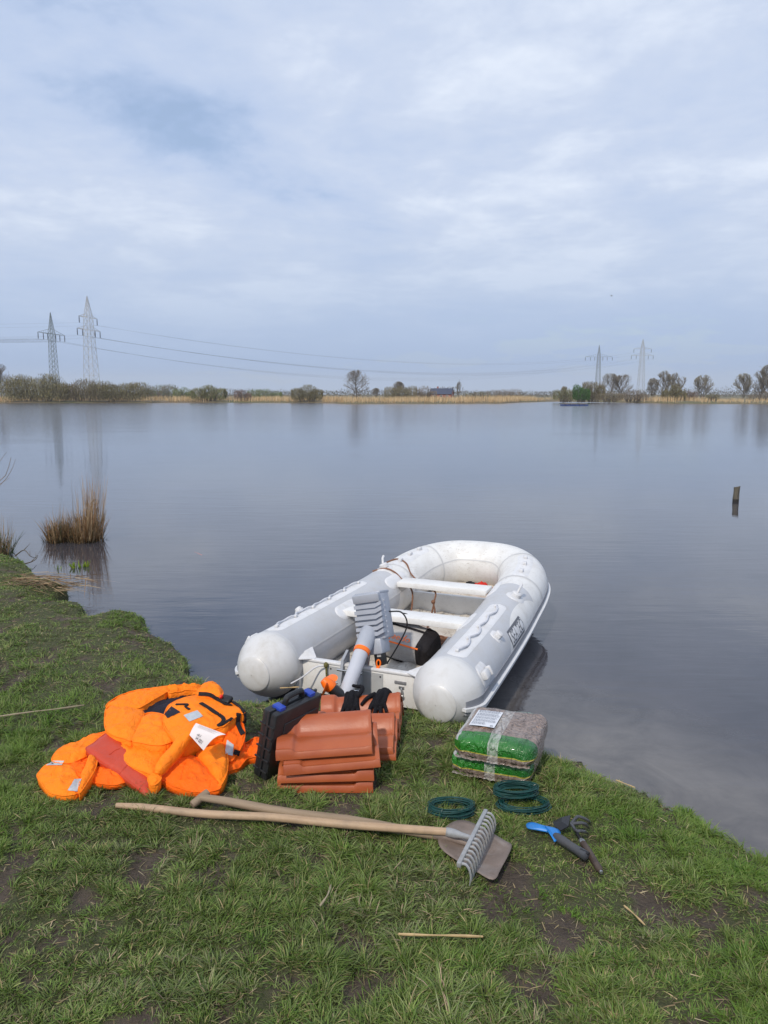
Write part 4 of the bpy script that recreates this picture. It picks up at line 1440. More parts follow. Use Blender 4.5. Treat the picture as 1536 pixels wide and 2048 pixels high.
# ------------------------------------------------------------------ black tool case
cl = at(520, 1561, 0)
case_yaw = R(-35)     # long side runs away to the right
case = empty('tool_case', (-0.545, 3.13, 0.0), 0, 'black plastic tool case standing on edge against the roof tiles, blue latches', 'case')
lean = R(13)
CMx = Matrix.Rotation(case_yaw, 4, 'Z') @ Matrix.Rotation(lean, 4, 'Y')
M_case = simple('case_black', (0.017, 0.018, 0.021), 0.42, 0.2, 12, bump=.2, bscale=300, dirt=(.06, .06, .06), dirt_scale=9, dirt_amt=.4)
M_blue = simple('blue_latch', (0.02, 0.055, 0.36), 0.4, .1, 20)


def caseg(boxes, name, mat, parent, bev=.008):
    g = Geo()
    for c, s in boxes:
        c = Vector(c)
        bm = Geo().box((0, 0, 0), s, bev=bev)
        g.add([CMx @ (Vector(v) + c) for v in bm.v], bm.f)
    return g.build(name, mat, parent)


CL, CH, CT = .305, .332, .086
caseg([((-CT / 4 + .002, CL / 2, CH / 2), (CT / 2 - .003, CL, CH))], 'shell_half', M_case, case, .014)
caseg([((CT / 4 + .001, CL / 2, CH / 2), (CT / 2 - .003, CL * .995, CH * .995))], 'shell_half', M_case, case, .014)
caseg([((0, CL / 2, CH / 2), (.012, CL + .006, CH + .006))], 'joint_rim', M_case, case, .003)
for i in range(5):
    for x_ in (-.024, .021):
        caseg([((x_, -.001, .045 + i * .055), (.034, .006, .009))], 'edge_rib', M_case, case, .002)
caseg([((.0445, CL * .55, CH * .5), (.006, CL * .7, CH * .62))], 'side_panel', M_case, case, .003)
hnd = [(0, .095, CH - .005), (0, .10, CH + .026), (0, .12, CH + .034), (0, .18, CH + .034), (0, .20, CH + .026), (0, .205, CH - .005)]
Geo().tube([CMx @ Vector(p) for p in catmull(hnd, 20)], .013, 10).build('handle', M_case, case)
for y_ in (.055, .25):
    l_ = caseg([((.004, y_, CH + .004), (.05, .038, .018))], 'latch', M_blue, case, .005)
    caseg([((.026, y_, CH - .008), (.008, .032, .03))], 'latch_lip', M_blue, l_, .003)

# ------------------------------------------------------------------ clay roof tiles
t = NT('clay_tile')
co = t.coord()
c = t.ramp(t.noise(co, 7, 6, .6), [(.3, (.345, .077, .025)), (.7, (.42, .108, .033))])
c = t.mix(t.ramp(t.noise(co, 45, 6, .7), [(.6, 0.), (.78, .5)]), c, (.46, .15, .07))
t.set(color=c, rough=t.ramp(t.noise(co, 10, 5, .6), [(.3, .28), (.7, .46)]), spec=.5)
t.bump(t.noise(co, 120, 4, .6), .12, .004)
oi = t.node('ShaderNodeObjectInfo')
t.set(color=t.mix(t.math('MULTIPLY', oi.outputs['Random'], .35), c, (.30, .075, .038)))
M_tile = t.mat
TLN, TWD = .405, .265
prof_v = [0, .025, .07, .12, .20, .29, .38, .46, .52, .60, .69, .78, .86, .93, 1.0]
prof_z = [.000, .015, .009, .018, .030, .035, .032, .026, .034, .060, .084, .093, .084, .054, .010]


def tile_mesh():
    us = [0, .004, .012, .06, .13, .165, .175, .19, .205, .24, .4, .6, .8, .92, .945, .96, .985, .996, 1.0]
    vs_ = np.linspace(0, 1, 34)
    top, bot = [], []
    for u in us:
        col = .019 * (1 - smooth01(.155, .205, np.array(u))) + .004 * math.exp(-((u - .18) / .012) ** 2) + .005 * math.exp(-((u - .965) / .018) ** 2)
        if u in (0, 1.0): col -= .006
        if u < .15: col += .002 * math.sin(u / .15 * math.pi)
        for v in vs_:
            z = float(np.interp(v, prof_v, prof_z))
            top.append((u * TLN - TLN / 2, v * TWD - TWD / 2, z + .014 + col * (.55 + .45 * math.sin(math.pi * min(1, max(0, v * .9 + .1))))))
            bot.append((u * TLN - TLN / 2, v * TWD - TWD / 2, z))
    # smooth the profile sideways a little
    n_v, n_u = len(vs_), len(us)
    V = top + bot
    F = []
    o2 = n_u * n_v
    for i in range(n_u - 1):
        for j in range(n_v - 1):
            F.append((i * n_v + j, (i + 1) * n_v + j, (i + 1) * n_v + j + 1, i * n_v + j + 1))
            F.append((o2 + i * n_v + j, o2 + i * n_v + j + 1, o2 + (i + 1) * n_v + j + 1, o2 + (i + 1) * n_v + j))
    for i in range(n_u - 1):
        F.append((i * n_v, o2 + i * n_v, o2 + (i + 1) * n_v, (i + 1) * n_v))
        e = n_v - 1
        F.append((i * n_v + e, (i + 1) * n_v + e, o2 + (i + 1) * n_v + e, o2 + i * n_v + e))
    for j in range(n_v - 1):
        F.append((j, j + 1, o2 + j + 1, o2 + j))
        b = (n_u - 1) * n_v
        F.append((b + j, o2 + b + j, o2 + b + j + 1, b + j + 1))
    return V, F


V, F = tile_mesh()
tile0 = Geo().add(V, F).build('roof_tile', M_tile, None, sharp=50)
TG = 'clay roof tiles piled on the grass'
# x, y, z, yaw, pitch, flipped, label
tiles = [(-.248, 3.150, .004, 0, 0, True, 'terracotta roof tile at the bottom of the front stack, resting on the grass'),
         (-.246, 3.146, .055, 1, 1, True, 'terracotta roof tile second from the bottom of the front stack'),
         (-.222, 3.138, .106, 3, 4, False, 'terracotta roof tile second from the top of the front stack, jutting out to the right'),
         (-.252, 3.160, .158, 1, 4, False, 'terracotta roof tile on top of the front stack, nearest the viewer'),
         (-.150, 3.400, .004, -3, 1, False, 'terracotta roof tile at the bottom of the middle stack'),
         (-.138, 3.395, .026, -4, 2, False, 'terracotta roof tile in the middle of the middle stack'),
         (-.150, 3.400, .050, -4, 3, False, 'terracotta roof tile on top of the middle stack, between front tile and gloves'),
         (-.110, 3.640, .004, -6, 4, False, 'terracotta roof tile at the bottom of the rear stack by the transom'),
         (-.112, 3.640, .045, -6, 7, False, 'terracotta roof tile on top of the rear stack, under the black gloves')]
for i, (x_, y_, z_, yw, pt_, fl, lab) in enumerate(tiles):
    o = tile0 if i == 0 else tile0.copy()
    if i: COL.objects.link(o)
    o.location = (x_, y_, z_ - .010)
    o.rotation_euler = (0, R(-pt_), R(yw))
    o.scale = (-1 if fl else 1, 1, 1)
    tag(o, lab, 'roof tile', TG, 'thing')
REAR_I = (Matrix.Translation((-.112, 3.640, .035)) @ Matrix.Rotation(R(-6), 4, 'Z') @ Matrix.Rotation(R(-7), 4, 'Y'))

# ------------------------------------------------------------------ gloves on the rear tile
M_glove = fabric('black_knit', (0.010, 0.010, 0.013), .9, 600, .2, 0, spec=.15, crease=.35)


def on_tile(x, y, e):
    """point on the rear tile (its own frame: x along, y across), e above the surface"""
    v = min(1, max(0, y / TWD + .5))
    sl_ = (float(np.interp(min(1, v + .04), prof_v, prof_z)) - float(np.interp(max(0, v - .04), prof_v, prof_z))) / (.08 * TWD)
    n = Vector((0, -sl_, 1)).normalized()
    return REAR_I @ (Vector((x, y, .016 + float(np.interp(v, prof_v, prof_z)))) + n * e)


def glove(name, pts, label):
    o = empty(name, (0, 0, 0), 0, label, 'glove', 'black knitted gloves')
    g = Geo()
    for chain, r in pts:
        P = [on_tile(*c) for c in chain]
        P = [Vector(q) for q in catmull([tuple(p) for p in P], 16)]
        rr = [r[0] + (r[1] - r[0]) * i / 15 for i in range(16)]
        g.tube(P, rr, 10)
        g.ball(P[0], rr[0], n=10, k=6); g.ball(P[-1], rr[-1], n=10, k=6)
    base_ = on_tile(*pts[0][0][0])
    o.location = base_
    g.v = [tuple(Vector(v) - base_) for v in g.v]
    m = g.build('hand', M_glove, o, sharp=None)
    rm = m.modifiers.new('join', 'REMESH'); rm.mode = 'VOXEL'; rm.voxel_size = .0032; rm.use_smooth_shade = True
    sm = m.modifiers.new('smooth', 'SMOOTH'); sm.factor = .5; sm.iterations = 2
    return o


fr = .0098
# left glove: cuff over the ridge, fingers down the front, thumb curled up
gl = [([(-.045, .085, .010), (-.046, .05, .010), (-.047, .02, .009)], (.020, .018)),
      ([(-.068, .080, .008), (-.074, .02, .009)], (.016, .015)),
      ([(-.022, .080, .008), (-.020, .02, .009)], (.016, .015)),
      ([(-.080, .030, .008), (-.095, -.005, .008), (-.106, -.028, .008)], (fr, .009)),
      ([(-.060, .015, .008), (-.069, -.025, .008), (-.073, -.060, .008)], (fr, .009)),
      ([(-.036, .015, .008), (-.038, -.028, .008), (-.038, -.066, .008)], (fr, .009)),
      ([(-.014, .022, .008), (-.006, -.015, .008), (.000, -.046, .008)], (fr, .0088)),
      ([(-.012, .060, .012), (.008, .082, .024), (.000, .094, .044), (-.026, .098, .054), (-.044, .096, .056)], (.013, .009))]
glove('work_glove', gl, 'left black knitted work glove draped over the rear roof tile, thumb curled up')
gr_ = [([(.120, .095, .010), (.100, .05, .010), (.086, .02, .009)], (.021, .018)),
       ([(.098, .085, .008), (.062, .02, .009)], (.016, .015)),
       ([(.136, .080, .008), (.112, .02, .009)], (.016, .015)),
       ([(.056, .020, .008), (.046, -.030, .008), (.044, -.070, .008)], (.0108, .0095)),
       ([(.080, .012, .008), (.078, -.030, .008), (.078, -.072, .008)], (.0108, .0095)),
       ([(.102, .012, .008), (.106, -.025, .008), (.108, -.062, .008)], (fr, .0088)),
       ([(.120, .025, .008), (.131, -.005, .008), (.134, -.034, .008)], (fr, .0085)),
       ([(.072, .062, .010), (.036, .046, .010), (.008, .026, .009)], (.012, .0085)),
       ([(.118, .098, .008), (.132, .108, .012)], (.026, .024))]
glove('work_glove', gr_, 'right black knitted work glove draped over the rear roof tile, thumb pointing left')

# ------------------------------------------------------------------ sacks of bark mulch
def sack_mesh(sx, sy, sz, seed, nu=64, nv=36):
    V, F = [], []
    e1, e2 = .30, .27
    for i in range(nv + 1):
        v = -math.pi / 2 + math.pi * i / nv
        cv, sv = math.cos(v), math.sin(v)
        for j in range(nu):
            u = 2 * math.pi * j / nu
            cu, su = math.cos(u), math.sin(u)
            x = sx / 2 * abs(cv) ** e1 * math.copysign(abs(cu) ** e2, cu)
            y = sy / 2 * abs(cv) ** e1 * math.copysign(abs(su) ** e2, su)
            z = sz / 2 * math.copysign(abs(sv) ** .5, sv)
            q = Vector((x * 15 + seed, y * 15, z * 15))
            d = mnoise.noise(q) * .010 + mnoise.noise(q * 2.4) * .005
            edge_ = (abs(x) / (sx / 2)) ** 4 + (abs(y) / (sy / 2)) ** 4
            fold = .005 * math.sin(x * 95 + 3 * math.sin(y * 20) + seed) * min(1, edge_) * (abs(y) > sy * .36)
            V.append((x + x * d * 2, y + y * d * 2 + fold, z * (1 + .12 * (1 - min(1, edge_))) + d * .8 + fold * .4))
    for i in range(nv):
        for j in range(nu):
            j2 = (j + 1) % nu
            F.append((i * nu + j, i * nu + j2, (i + 1) * nu + j2, (i + 1) * nu + j))
    return V, F


def sack_mat(name, SX, SY, SZ):
    t = NT(name)
    tc = t.node('ShaderNodeTexCoord')
    sp_ = t.node('ShaderNodeSeparateXYZ'); t.l.new(tc.outputs['Object'], sp_.inputs[0])
    x, y, z = sp_.outputs
    co = t.coord()
    bark = t.ramp(t.voro(t.coord(scale=(1, 1.3, 1)), 70), [(.1, (.30, .215, .17)), (.45, (.235, .165, .13)), (.7, (.12, .08, .06))])
    bark = t.mix(t.ramp(t.noise(co, 28, 7, .7), [(.35, 0.), (.7, .7)]), bark, (.29, .225, .19))
    bark = t.mix(t.ramp(t.noise(co, 22, 3, .5), [(.66, 0.), (.70, .8)]), bark, (.52, .30, .18))
    yw = t.math('ADD', y, t.math('MULTIPLY', t.noise(co, 6, 2, .5), .02))
    green_f = t.math('MULTIPLY', t.math('LESS_THAN', yw, -SY * .27), t.math('GREATER_THAN', z, -SZ * .06))
    green_s = t.math('LESS_THAN', x, -SX * .455)
    green = t.math('MAXIMUM', green_f, t.math('MULTIPLY', green_s, t.math('LESS_THAN', z, SZ * .30)))
    greenc = t.mix(t.ramp(x, [(.0, 0.), (.25, 1.)]), (.020, .165, .014), (.010, .085, .018))
    c = t.mix(green, bark, greenc)
    back = t.math('MULTIPLY', t.math('GREATER_THAN', yw, SY * .44), t.math('GREATER_THAN', z, SZ * .1))
    c = t.mix(back, c, (.17, .30, .22))
    pale = t.math('MULTIPLY', t.math('LESS_THAN', x, -SX * .43), t.math('GREATER_THAN', z, SZ * .30))
    c = t.mix(pale, c, (.42, .42, .42))
    yel = t.math('MULTIPLY', t.math('LESS_THAN', t.math('ABSOLUTE', t.math('ADD', z, SZ * .09)), .0022), t.math('LESS_THAN', y, -SY * .3))
    c = t.mix(yel, c, (.42, .39, .05))
    strk = t.ramp(t.noise(t.coord(scale=(.12, 1, 1)), 70, 5, .65), [(.3, (.095, .07, .055)), (.5, (.20, .15, .12)), (.72, (.40, .37, .33))])
    c = t.mix(t.math('MULTIPLY', t.math('LESS_THAN', z, -SZ * .13), t.math('LESS_THAN', y, -SY * .38)), c, strk)
    tape = t.math('LESS_THAN', t.math('ABSOLUTE', t.math('SUBTRACT', t.math('ADD', x, t.math('MULTIPLY', t.noise(co, 5, 3, .5), .02)), .012)), .024)
    tp = t.math('MULTIPLY', tape, t.ramp(t.noise(t.coord(scale=(1, .4, 1)), 60, 6, .7), [(.35, .15), (.65, .85)]))
    c = t.mix(tp, c, (.50, .49, .47))
    dust = t.ramp(t.noise(co, 10, 7, .7), [(.55, 0.), (.85, .4)])
    c = t.mix(t.math('MULTIPLY', dust, t.math('GREATER_THAN', z, SZ * .3)), c, (.45, .43, .40))
    t.set(color=c, rough=.24, spec=.5, coat=.25)
    rid = t.ramp(t.noise(t.coord(scale=(1, .4, .7)), 16, 3, .5, 1.2), [(.44, 0.), (.5, 1.), (.56, 0.)])
    t.bump(t.math('ADD', t.math('ADD', t.math('MULTIPLY', rid, .6), t.noise(t.coord(scale=(1, .35, .6)), 40, 5, .55, 1.4)), t.math('MULTIPLY', t.noise(co, 90, 4, .6), .4)), .8, .012)
    return t.mat


SX_, SY_, SZ_ = .36, .42, .098
M_sack = sack_mat('mulch_sack', SX_, SY_, SZ_)
yaw_s = R(-21)
c0 = (at(905, 1548, 0) + at(1058, 1577, 0)) / 2
dirb = Vector((math.sin(-yaw_s), math.cos(yaw_s), 0))
M_label = simple('sheet_white', (.66, .68, .72), .4, .03, 10)
M_ink = simple('label_ink', (.22, .24, .29), .6, .1, 30)
for i, (dz, dy, dxs, sd_, lab) in enumerate(((.045, .0, -.004, 1.0, 'lower plastic sack of bark mulch, squashed under the other one'), (.132, -.012, .010, 9.0, 'upper plastic sack of bark mulch with printed white sheet and taped middle'))):
    o = empty('mulch_sack', c0 + dirb * (SY_ / 2 - .01 + dy) + Vector((math.cos(yaw_s), math.sin(yaw_s), 0)) * dxs + Vector((0, 0, dz)), yaw_s, lab, 'sack', 'sacks of bark mulch')
    o.rotation_euler = (R(-2 if i == 0 else -1), 0, yaw_s)
    V, F = sack_mesh(SX_, SY_, SZ_ if i else .096, sd_)
    Geo().add(V, F).build('plastic_sack', M_sack, o, sharp=None)
    # welded seam along the front
    lip = []
    nseg = 30
    for a in range(nseg + 1):
        x_ = -SX_ * .45 + SX_ * .90 * a / nseg
        yb = -SY_ / 2 * (.99 - .02 * (2 * a / nseg - 1) ** 6)
        wv = .0022 * math.sin(a * 2.3 + i) + .0015 * math.sin(a * .7)
        for (dy_, dz_) in ((.006, -.0335), (-.006, -.034), (-.012, -.0365), (-.006, -.039), (.006, -.0395)):
            lip.append((x_, yb + dy_, dz_ + wv))
    F = [(a * 5 + b, (a + 1) * 5 + b, (a + 1) * 5 + b + 1, a * 5 + b + 1) for a in range(nseg) for b in range(4)]
    Geo().add(lip, F).build('welded_seam', M_sack, o, sharp=None)
    if i:
        # printed sheet on the top side
        def shp(x, y, off=0):
            e_ = (abs(x) / (SX_ / 2)) ** 4 + (abs(y) / (SY_ / 2)) ** 4
            fz = SZ_ / 2 * (1 + .12 * (1 - min(1, e_)))
            fz *= max(.2, (1 - min(1, (max(abs(x) / (SX_ / 2), abs(y) / (SY_ / 2))) ** 7))) ** .31
            return Vector((x, y, fz + .009 + off))
        V = [shp(-.135 + .115 * a / 8, -.085 + .185 * b / 10) for a in range(9) for b in range(11)]
        F = [(a * 11 + b, (a + 1) * 11 + b, (a + 1) * 11 + b + 1, a * 11 + b + 1) for a in range(8) for b in range(10)]
        sh_ = Geo().add(V, F).build('printed_sheet', M_label, o, sharp=None)
        g = Geo(); rng = random.Random(2)
        for r_ in range(26):
            if r_ in (5, 11, 16, 21): continue
            y_ = .094 - r_ * .0065
            x_ = -.128
            xe = -.03 if r_ < 21 else -.07
            while x_ < xe:
                w_ = rng.uniform(.004, .013)
                if x_ + w_ > -.024: break
                g.add([shp(x_, y_, .0012), shp(x_ + w_, y_, .0012), shp(x_ + w_, y_ + .0028, .0012), shp(x_, y_ + .0028, .0012)], [(0, 1, 2, 3)])
                x_ += w_ + .003
        g.build('printed_text', M_ink, sh_, smooth=False)
        Geo().tube([shp(-.036 + .006 * math.cos(a), -.072 + .006 * math.sin(a), .001) for a in np.linspace(0, 2 * math.pi, 14)[:-1]], .0012, 5, closed=True).build('printed_mark', M_ink, sh_)

# ------------------------------------------------------------------ coils of green wire
M_wire = simple('green_wire', (.006, .050, .045), .38, .3, 60)


def coil(c, rx, ry, z, n, label, seed, lift=.03):
    rng = random.Random(seed)
    g = Geo()
    for k in range(n):
        ph = rng.uniform(0, 6.28); dx, dy = rng.gauss(0, .006), rng.gauss(0, .006)
        ra, rb_ = rx * rng.uniform(.90, 1.06), ry * rng.uniform(.90, 1.06)
        zz = z + lift * (k + .5) / n; tilt = rng.uniform(-.05, .05); tilt2 = rng.uniform(-.05, .05)
        pts = []
        for i in range(34):
            a = 2 * math.pi * i / 34
            w = 1 + .02 * math.sin(3 * a + ph)
            pts.append((dx + ra * w * math.cos(a), dy + rb_ * w * math.sin(a), zz + tilt * ra * math.cos(a) + tilt2 * rb_ * math.sin(a)))
        g.tube(pts, .0017, 5, closed=True)
    o = empty('wire_coil', c, 0, label, 'wire coil', 'coils of green wire')
    g.build('wire_turns', M_wire, o)
    a = rng.uniform(0, 6.28)
    Geo().tube([(rx * math.cos(a) + .012 * math.cos(b) * math.cos(a), ry * math.sin(a) + .012 * math.cos(b) * math.sin(a), z + lift / 2 + .02 * math.sin(b)) for b in np.linspace(0, 2 * math.pi, 10)[:-1]], .0018, 5, closed=True).build('tie', M_wire, o)
    return o


coil(at(903, 1628, 0), .086, .052, .012, 30, 'single coil of dark green wire left of the others, beside the shovel blade', 1, .032)
coil(at(1047, 1618, 0), .098, .055, .010, 24, 'lower coil of dark green wire lying on the grass in front of the sacks', 2, .022)
coil(at(1030, 1604, .0), .082, .045, .040, 30, 'upper coil of dark green wire resting on another, touching the sacks', 3, .030)

# ------------------------------------------------------------------ rake and shovel
M_wood = None
t = NT('ash_wood')
co = t.coord(scale=(1, 14, 14))
c = t.ramp(t.noise(co, 5, 7, .65), [(.3, (.34, .225, .135)), (.6, (.45, .315, .20)), (.8, (.24, .16, .105))])
c = t.mix(t.ramp(t.noise(t.coord(), 6, 6, .7), [(.45, 0.), (.75, .8)]), c, (.21, .155, .11))
t.set(color=c, rough=.6); t.bump(t.noise(co, 30, 4, .6), .25, .003)
M_wood = t.mat
t = NT('worn_wood')
co = t.coord(scale=(1, 14, 14))
c = t.ramp(t.noise(co, 5, 7, .65), [(.3, (.20, .145, .095)), (.6, (.285, .21, .14)), (.8, (.15, .11, .08))])
t.set(color=c, rough=.7); t.bump(t.noise(co, 30, 4, .6), .3, .003)
M_wood2 = t.mat
M_galv = simple('galvanised_steel', (.36, .365, .37), .45, .15, 30, metal=.35, dirt=(.22, .19, .16), dirt_scale=12, dirt_amt=.6)
M_rust = simple('worn_blade', (.20, .155, .130), .55, .2, 14, bump=.25, bscale=50, metal=.15, dirt=(.31, .29, .28), dirt_scale=9, dirt_amt=.6)


def along(o, p):      # points in the frame of a handle: x along it
    return p - o.location


r0, r1 = at(233, 1612, .022), at(897, 1664, .050)
rake = empty('garden_rake', r0, 0, 'steel garden rake with long pale wooden handle, head resting on the shovel blade', 'rake')
d_ = (r1 - r0); L_ = d_.length
rot = d_.to_track_quat('X', 'Z').to_matrix().to_4x4()


def handle(name, L, radii, mat, parent, rot, n=16, wob=.003):
    k = len(radii)
    g = Geo().tube([(L * i / (k - 1), wob * math.sin(i * 1.3), wob * math.cos(i * .9)) for i in range(k)], radii, n)
    o = g.build(name, mat, parent)
    o.matrix_local = rot
    return o


handle('handle', L_, [.010, .0145, .0155] + [.0155] * 9 + [.015, .014], M_wood, rake, rot)
hc = at(944, 1676, .075) - r0
Geo().tube([(d_ - d_.normalized() * .005), d_ + (hc - d_) * .3, d_ + (hc - d_) * .55, hc], [.0165, .016, .011, .008], 14).build('socket', M_galv, rake)
b0, b1 = at(972, 1622, .095) - r0, at(917, 1731, .085) - r0
bd = (b1 - b0).normalized()
fwd = Vector((d_.x, d_.y, 0)).normalized(); fwd = (fwd - bd * fwd.dot(bd)).normalized()
Mb = Matrix((bd, fwd, bd.cross(fwd))).transposed()
Geo().box((b0 + b1) / 2, ((b1 - b0).length, .016, .020), Mb, bev=.004).build('head_bar', M_galv, rake)
for i in range(14):
    f = (i + .5) / 14
    c = b0.lerp(b1, f)
    tn = [c + fwd * .004, c + fwd * .022 + Vector((0, 0, .001)), c + fwd * .036 + Vector((0, 0, -.018)), c + fwd * .040 + Vector((0, 0, -.045)), c + fwd * .036 + Vector((0, 0, -.072))]
    Geo().tube(catmull([tuple(x) for x in tn], 9), [.0052, .005, .0048, .0045, .0042, .0038, .0034, .0028, .0018], 7).build('tine', M_galv, rake)

s0, s1 = at(402, 1596, .045), at(905, 1675, .025)
shov = empty('shovel', s0, 0, 'flat worn shovel with wooden T-grip, lying under the rake', 'shovel')
d2_ = s1 - s0
rot2 = d2_.to_track_quat('X', 'Z').to_matrix().to_4x4()
handle('handle', d2_.length, [.014, .0165, .018, .0185, .0185, .0185, .0185, .018, .017, .016, .015], M_wood2, shov, rot2)
g0, g1 = at(384, 1610, .03) - s0, at(416, 1584, .055) - s0
Geo().tube([g0 + (g1 - g0) * f for f in (-.02, .0, .12, .35, .5, .65, .9, 1.0, 1.02)], [.006, .014, .0165, .0165, .017, .0165, .016, .014, .006], 14).build('grip', M_wood2, shov)
BP = [(884, 1668), (876, 1684), (884, 1704), (915, 1727), (950, 1747), (986, 1765), (1002, 1742), (1023, 1699), (1010, 1687), (965, 1661), (930, 1646), (904, 1650)]
bpts = [at(x, y, .012) - s0 for x, y in BP]
cen = sum(bpts, Vector()) / len(bpts)
g = Geo()
V = []; n_b = 48
ring = catmull([tuple(b) for b in bpts], n_b, closed=True)
sharp_keep = ring
for k in range(9):
    f = k / 8
    for q in ring:
        q = cen.lerp(Vector(q), f)
        V.append(q + Vector((0, 0, -.012 * (1 - f * f) + .012)))
F = [((k * n_b) + j, (k + 1) * n_b + j, (k + 1) * n_b + (j + 1) % n_b, k * n_b + (j + 1) % n_b) for k in range(8) for j in range(n_b)]
g.add(V, F); bl_ = g.build('blade', M_rust, shov, sharp=None)
sm = bl_.modifiers.new('thick', 'SOLIDIFY'); sm.thickness = .003
e_ = at(965, 1700, .022) - s0
Geo().tube([d2_ * .93, d2_, d2_.lerp(e_, .5), e_], [.017, .0175, .010, .003], 12).build('socket', M_rust, shov)

# ------------------------------------------------------------------ hand tools
M_bluet = simple('blue_paint', (.014, .19, .56), .42, .12, 18, dirt=(.05, .07, .09), dirt_scale=14, dirt_amt=.5)
M_gripg = simple('grey_rubber_grip', (.050, .053, .062), .5, .15, 30, dirt=(.12, .11, .09), dirt_scale=10, dirt_amt=.3)
h0, h1 = at(1112, 1673, .03), at(1168, 1709, .03)
tr = empty('hand_trowel', h0, 0, 'small hand trowel with blue blade and dark grey grip', 'trowel')
hd = h1 - h0
Geo().tube([hd * f for f in (-.05, .05, .25, .5, .75, .95, 1.08, 1.12)], [.012, .0165, .017, .0155, .016, .0175, .017, .009], 14).build('grip', M_gripg, tr)
Geo().tube([hd * 1.02 + Vector((.012, -.012, .012)), hd * 1.02 + Vector((-.012, .012, .012))], .006, 8).build('hang_hole', M_black_p, tr)
BPb = [(1053, 1647), (1056, 1656), (1082, 1662), (1096, 1665), (1102, 1668), (1108, 1682), (1118, 1676), (1121, 1664), (1112, 1656), (1085, 1650), (1065, 1644)]
pb = [at(x, y, .030) - h0 for x, y in BPb]
cb = at(1090, 1660, .03) - h0
rb_ = catmull([tuple(x) for x in pb], 44, closed=True)
V = []
for k in range(6):
    f = k / 5
    for q in rb_: V.append(cb.lerp(Vector(q), f) + Vector((0, 0, .010 * (1 - f * f))))
F = [((k * 44) + j, (k + 1) * 44 + j, (k + 1) * 44 + (j + 1) % 44, k * 44 + (j + 1) % 44) for k in range(5) for j in range(44)]
bb = Geo().add(V, F).build('blade', M_bluet, tr, sharp=None)
sm = bb.modifiers.new('thick', 'SOLIDIFY'); sm.thickness = .006

k0, k1 = at(1164, 1683, .025), at(1201, 1742, .022)
hoe = empty('hand_hoe', k0, 0, 'small hand hoe with black pointed blade and three tines, brown wooden handle', 'hand hoe')
kd = k1 - k0
M_brown = simple('brown_handle', (.050, .032, .024), .55, .3, 20, dirt=(.14, .11, .08), dirt_scale=12, dirt_amt=.5)
Geo().tube([kd * f for f in (0, .1, .4, .7, .92, 1.0)], [.010, .0125, .0135, .0125, .013, .009], 12).build('handle', M_brown, hoe)
Geo().tube([kd * f for f in (-.06, -.02, .06)], [.009, .0115, .0115], 12).build('ferrule', M_alu, hoe)
Geo().tube([kd * 1.0, kd * 1.05], .006, 8).build('end_cap', M_alu, hoe)
hd0 = at(1142, 1648, .05) - k0
Geo().tube([kd * 0, (hd0 * .55) + Vector((0, 0, .004)), hd0], [.006, .0055, .006], 10).build('neck', M_black_p, hoe)
poly = [at(x, y, z_) - k0 for x, y, z_ in ((1141, 1630, .05), (1124, 1634, .045), (1105, 1644, .03), (1110, 1653, .028), (1121, 1661, .03), (1137, 1652, .05))]
cbl = sum(poly, Vector()) / 6 + Vector((0, 0, .006))
bb = Geo().add([cbl] + poly, [(0, i, i % 6 + 1) for i in range(1, 7)]).build('pointed_blade', M_black_p, hoe, smooth=False)
sm = bb.modifiers.new('thick', 'SOLIDIFY'); sm.thickness = .004
for x1, y1, xm, ym in ((1181, 1646, 1160, 1634), (1179, 1657, 1164, 1646), (1177, 1669, 1158, 1661)):
    pts = [hd0, at(xm - 6, ym, .055) - k0, at(xm + 4, ym + 1, .052) - k0, at(x1 - 4, y1 - 4, .035) - k0, at(x1, y1, .014) - k0]
    Geo().tube(catmull([tuple(q) for q in pts], 14), [.006] * 9 + [.0055, .005, .0045, .004, .002], 8).build('tine', simple('tine_steel', (.10, .10, .105), .32, .3, 30, metal=.6), hoe)

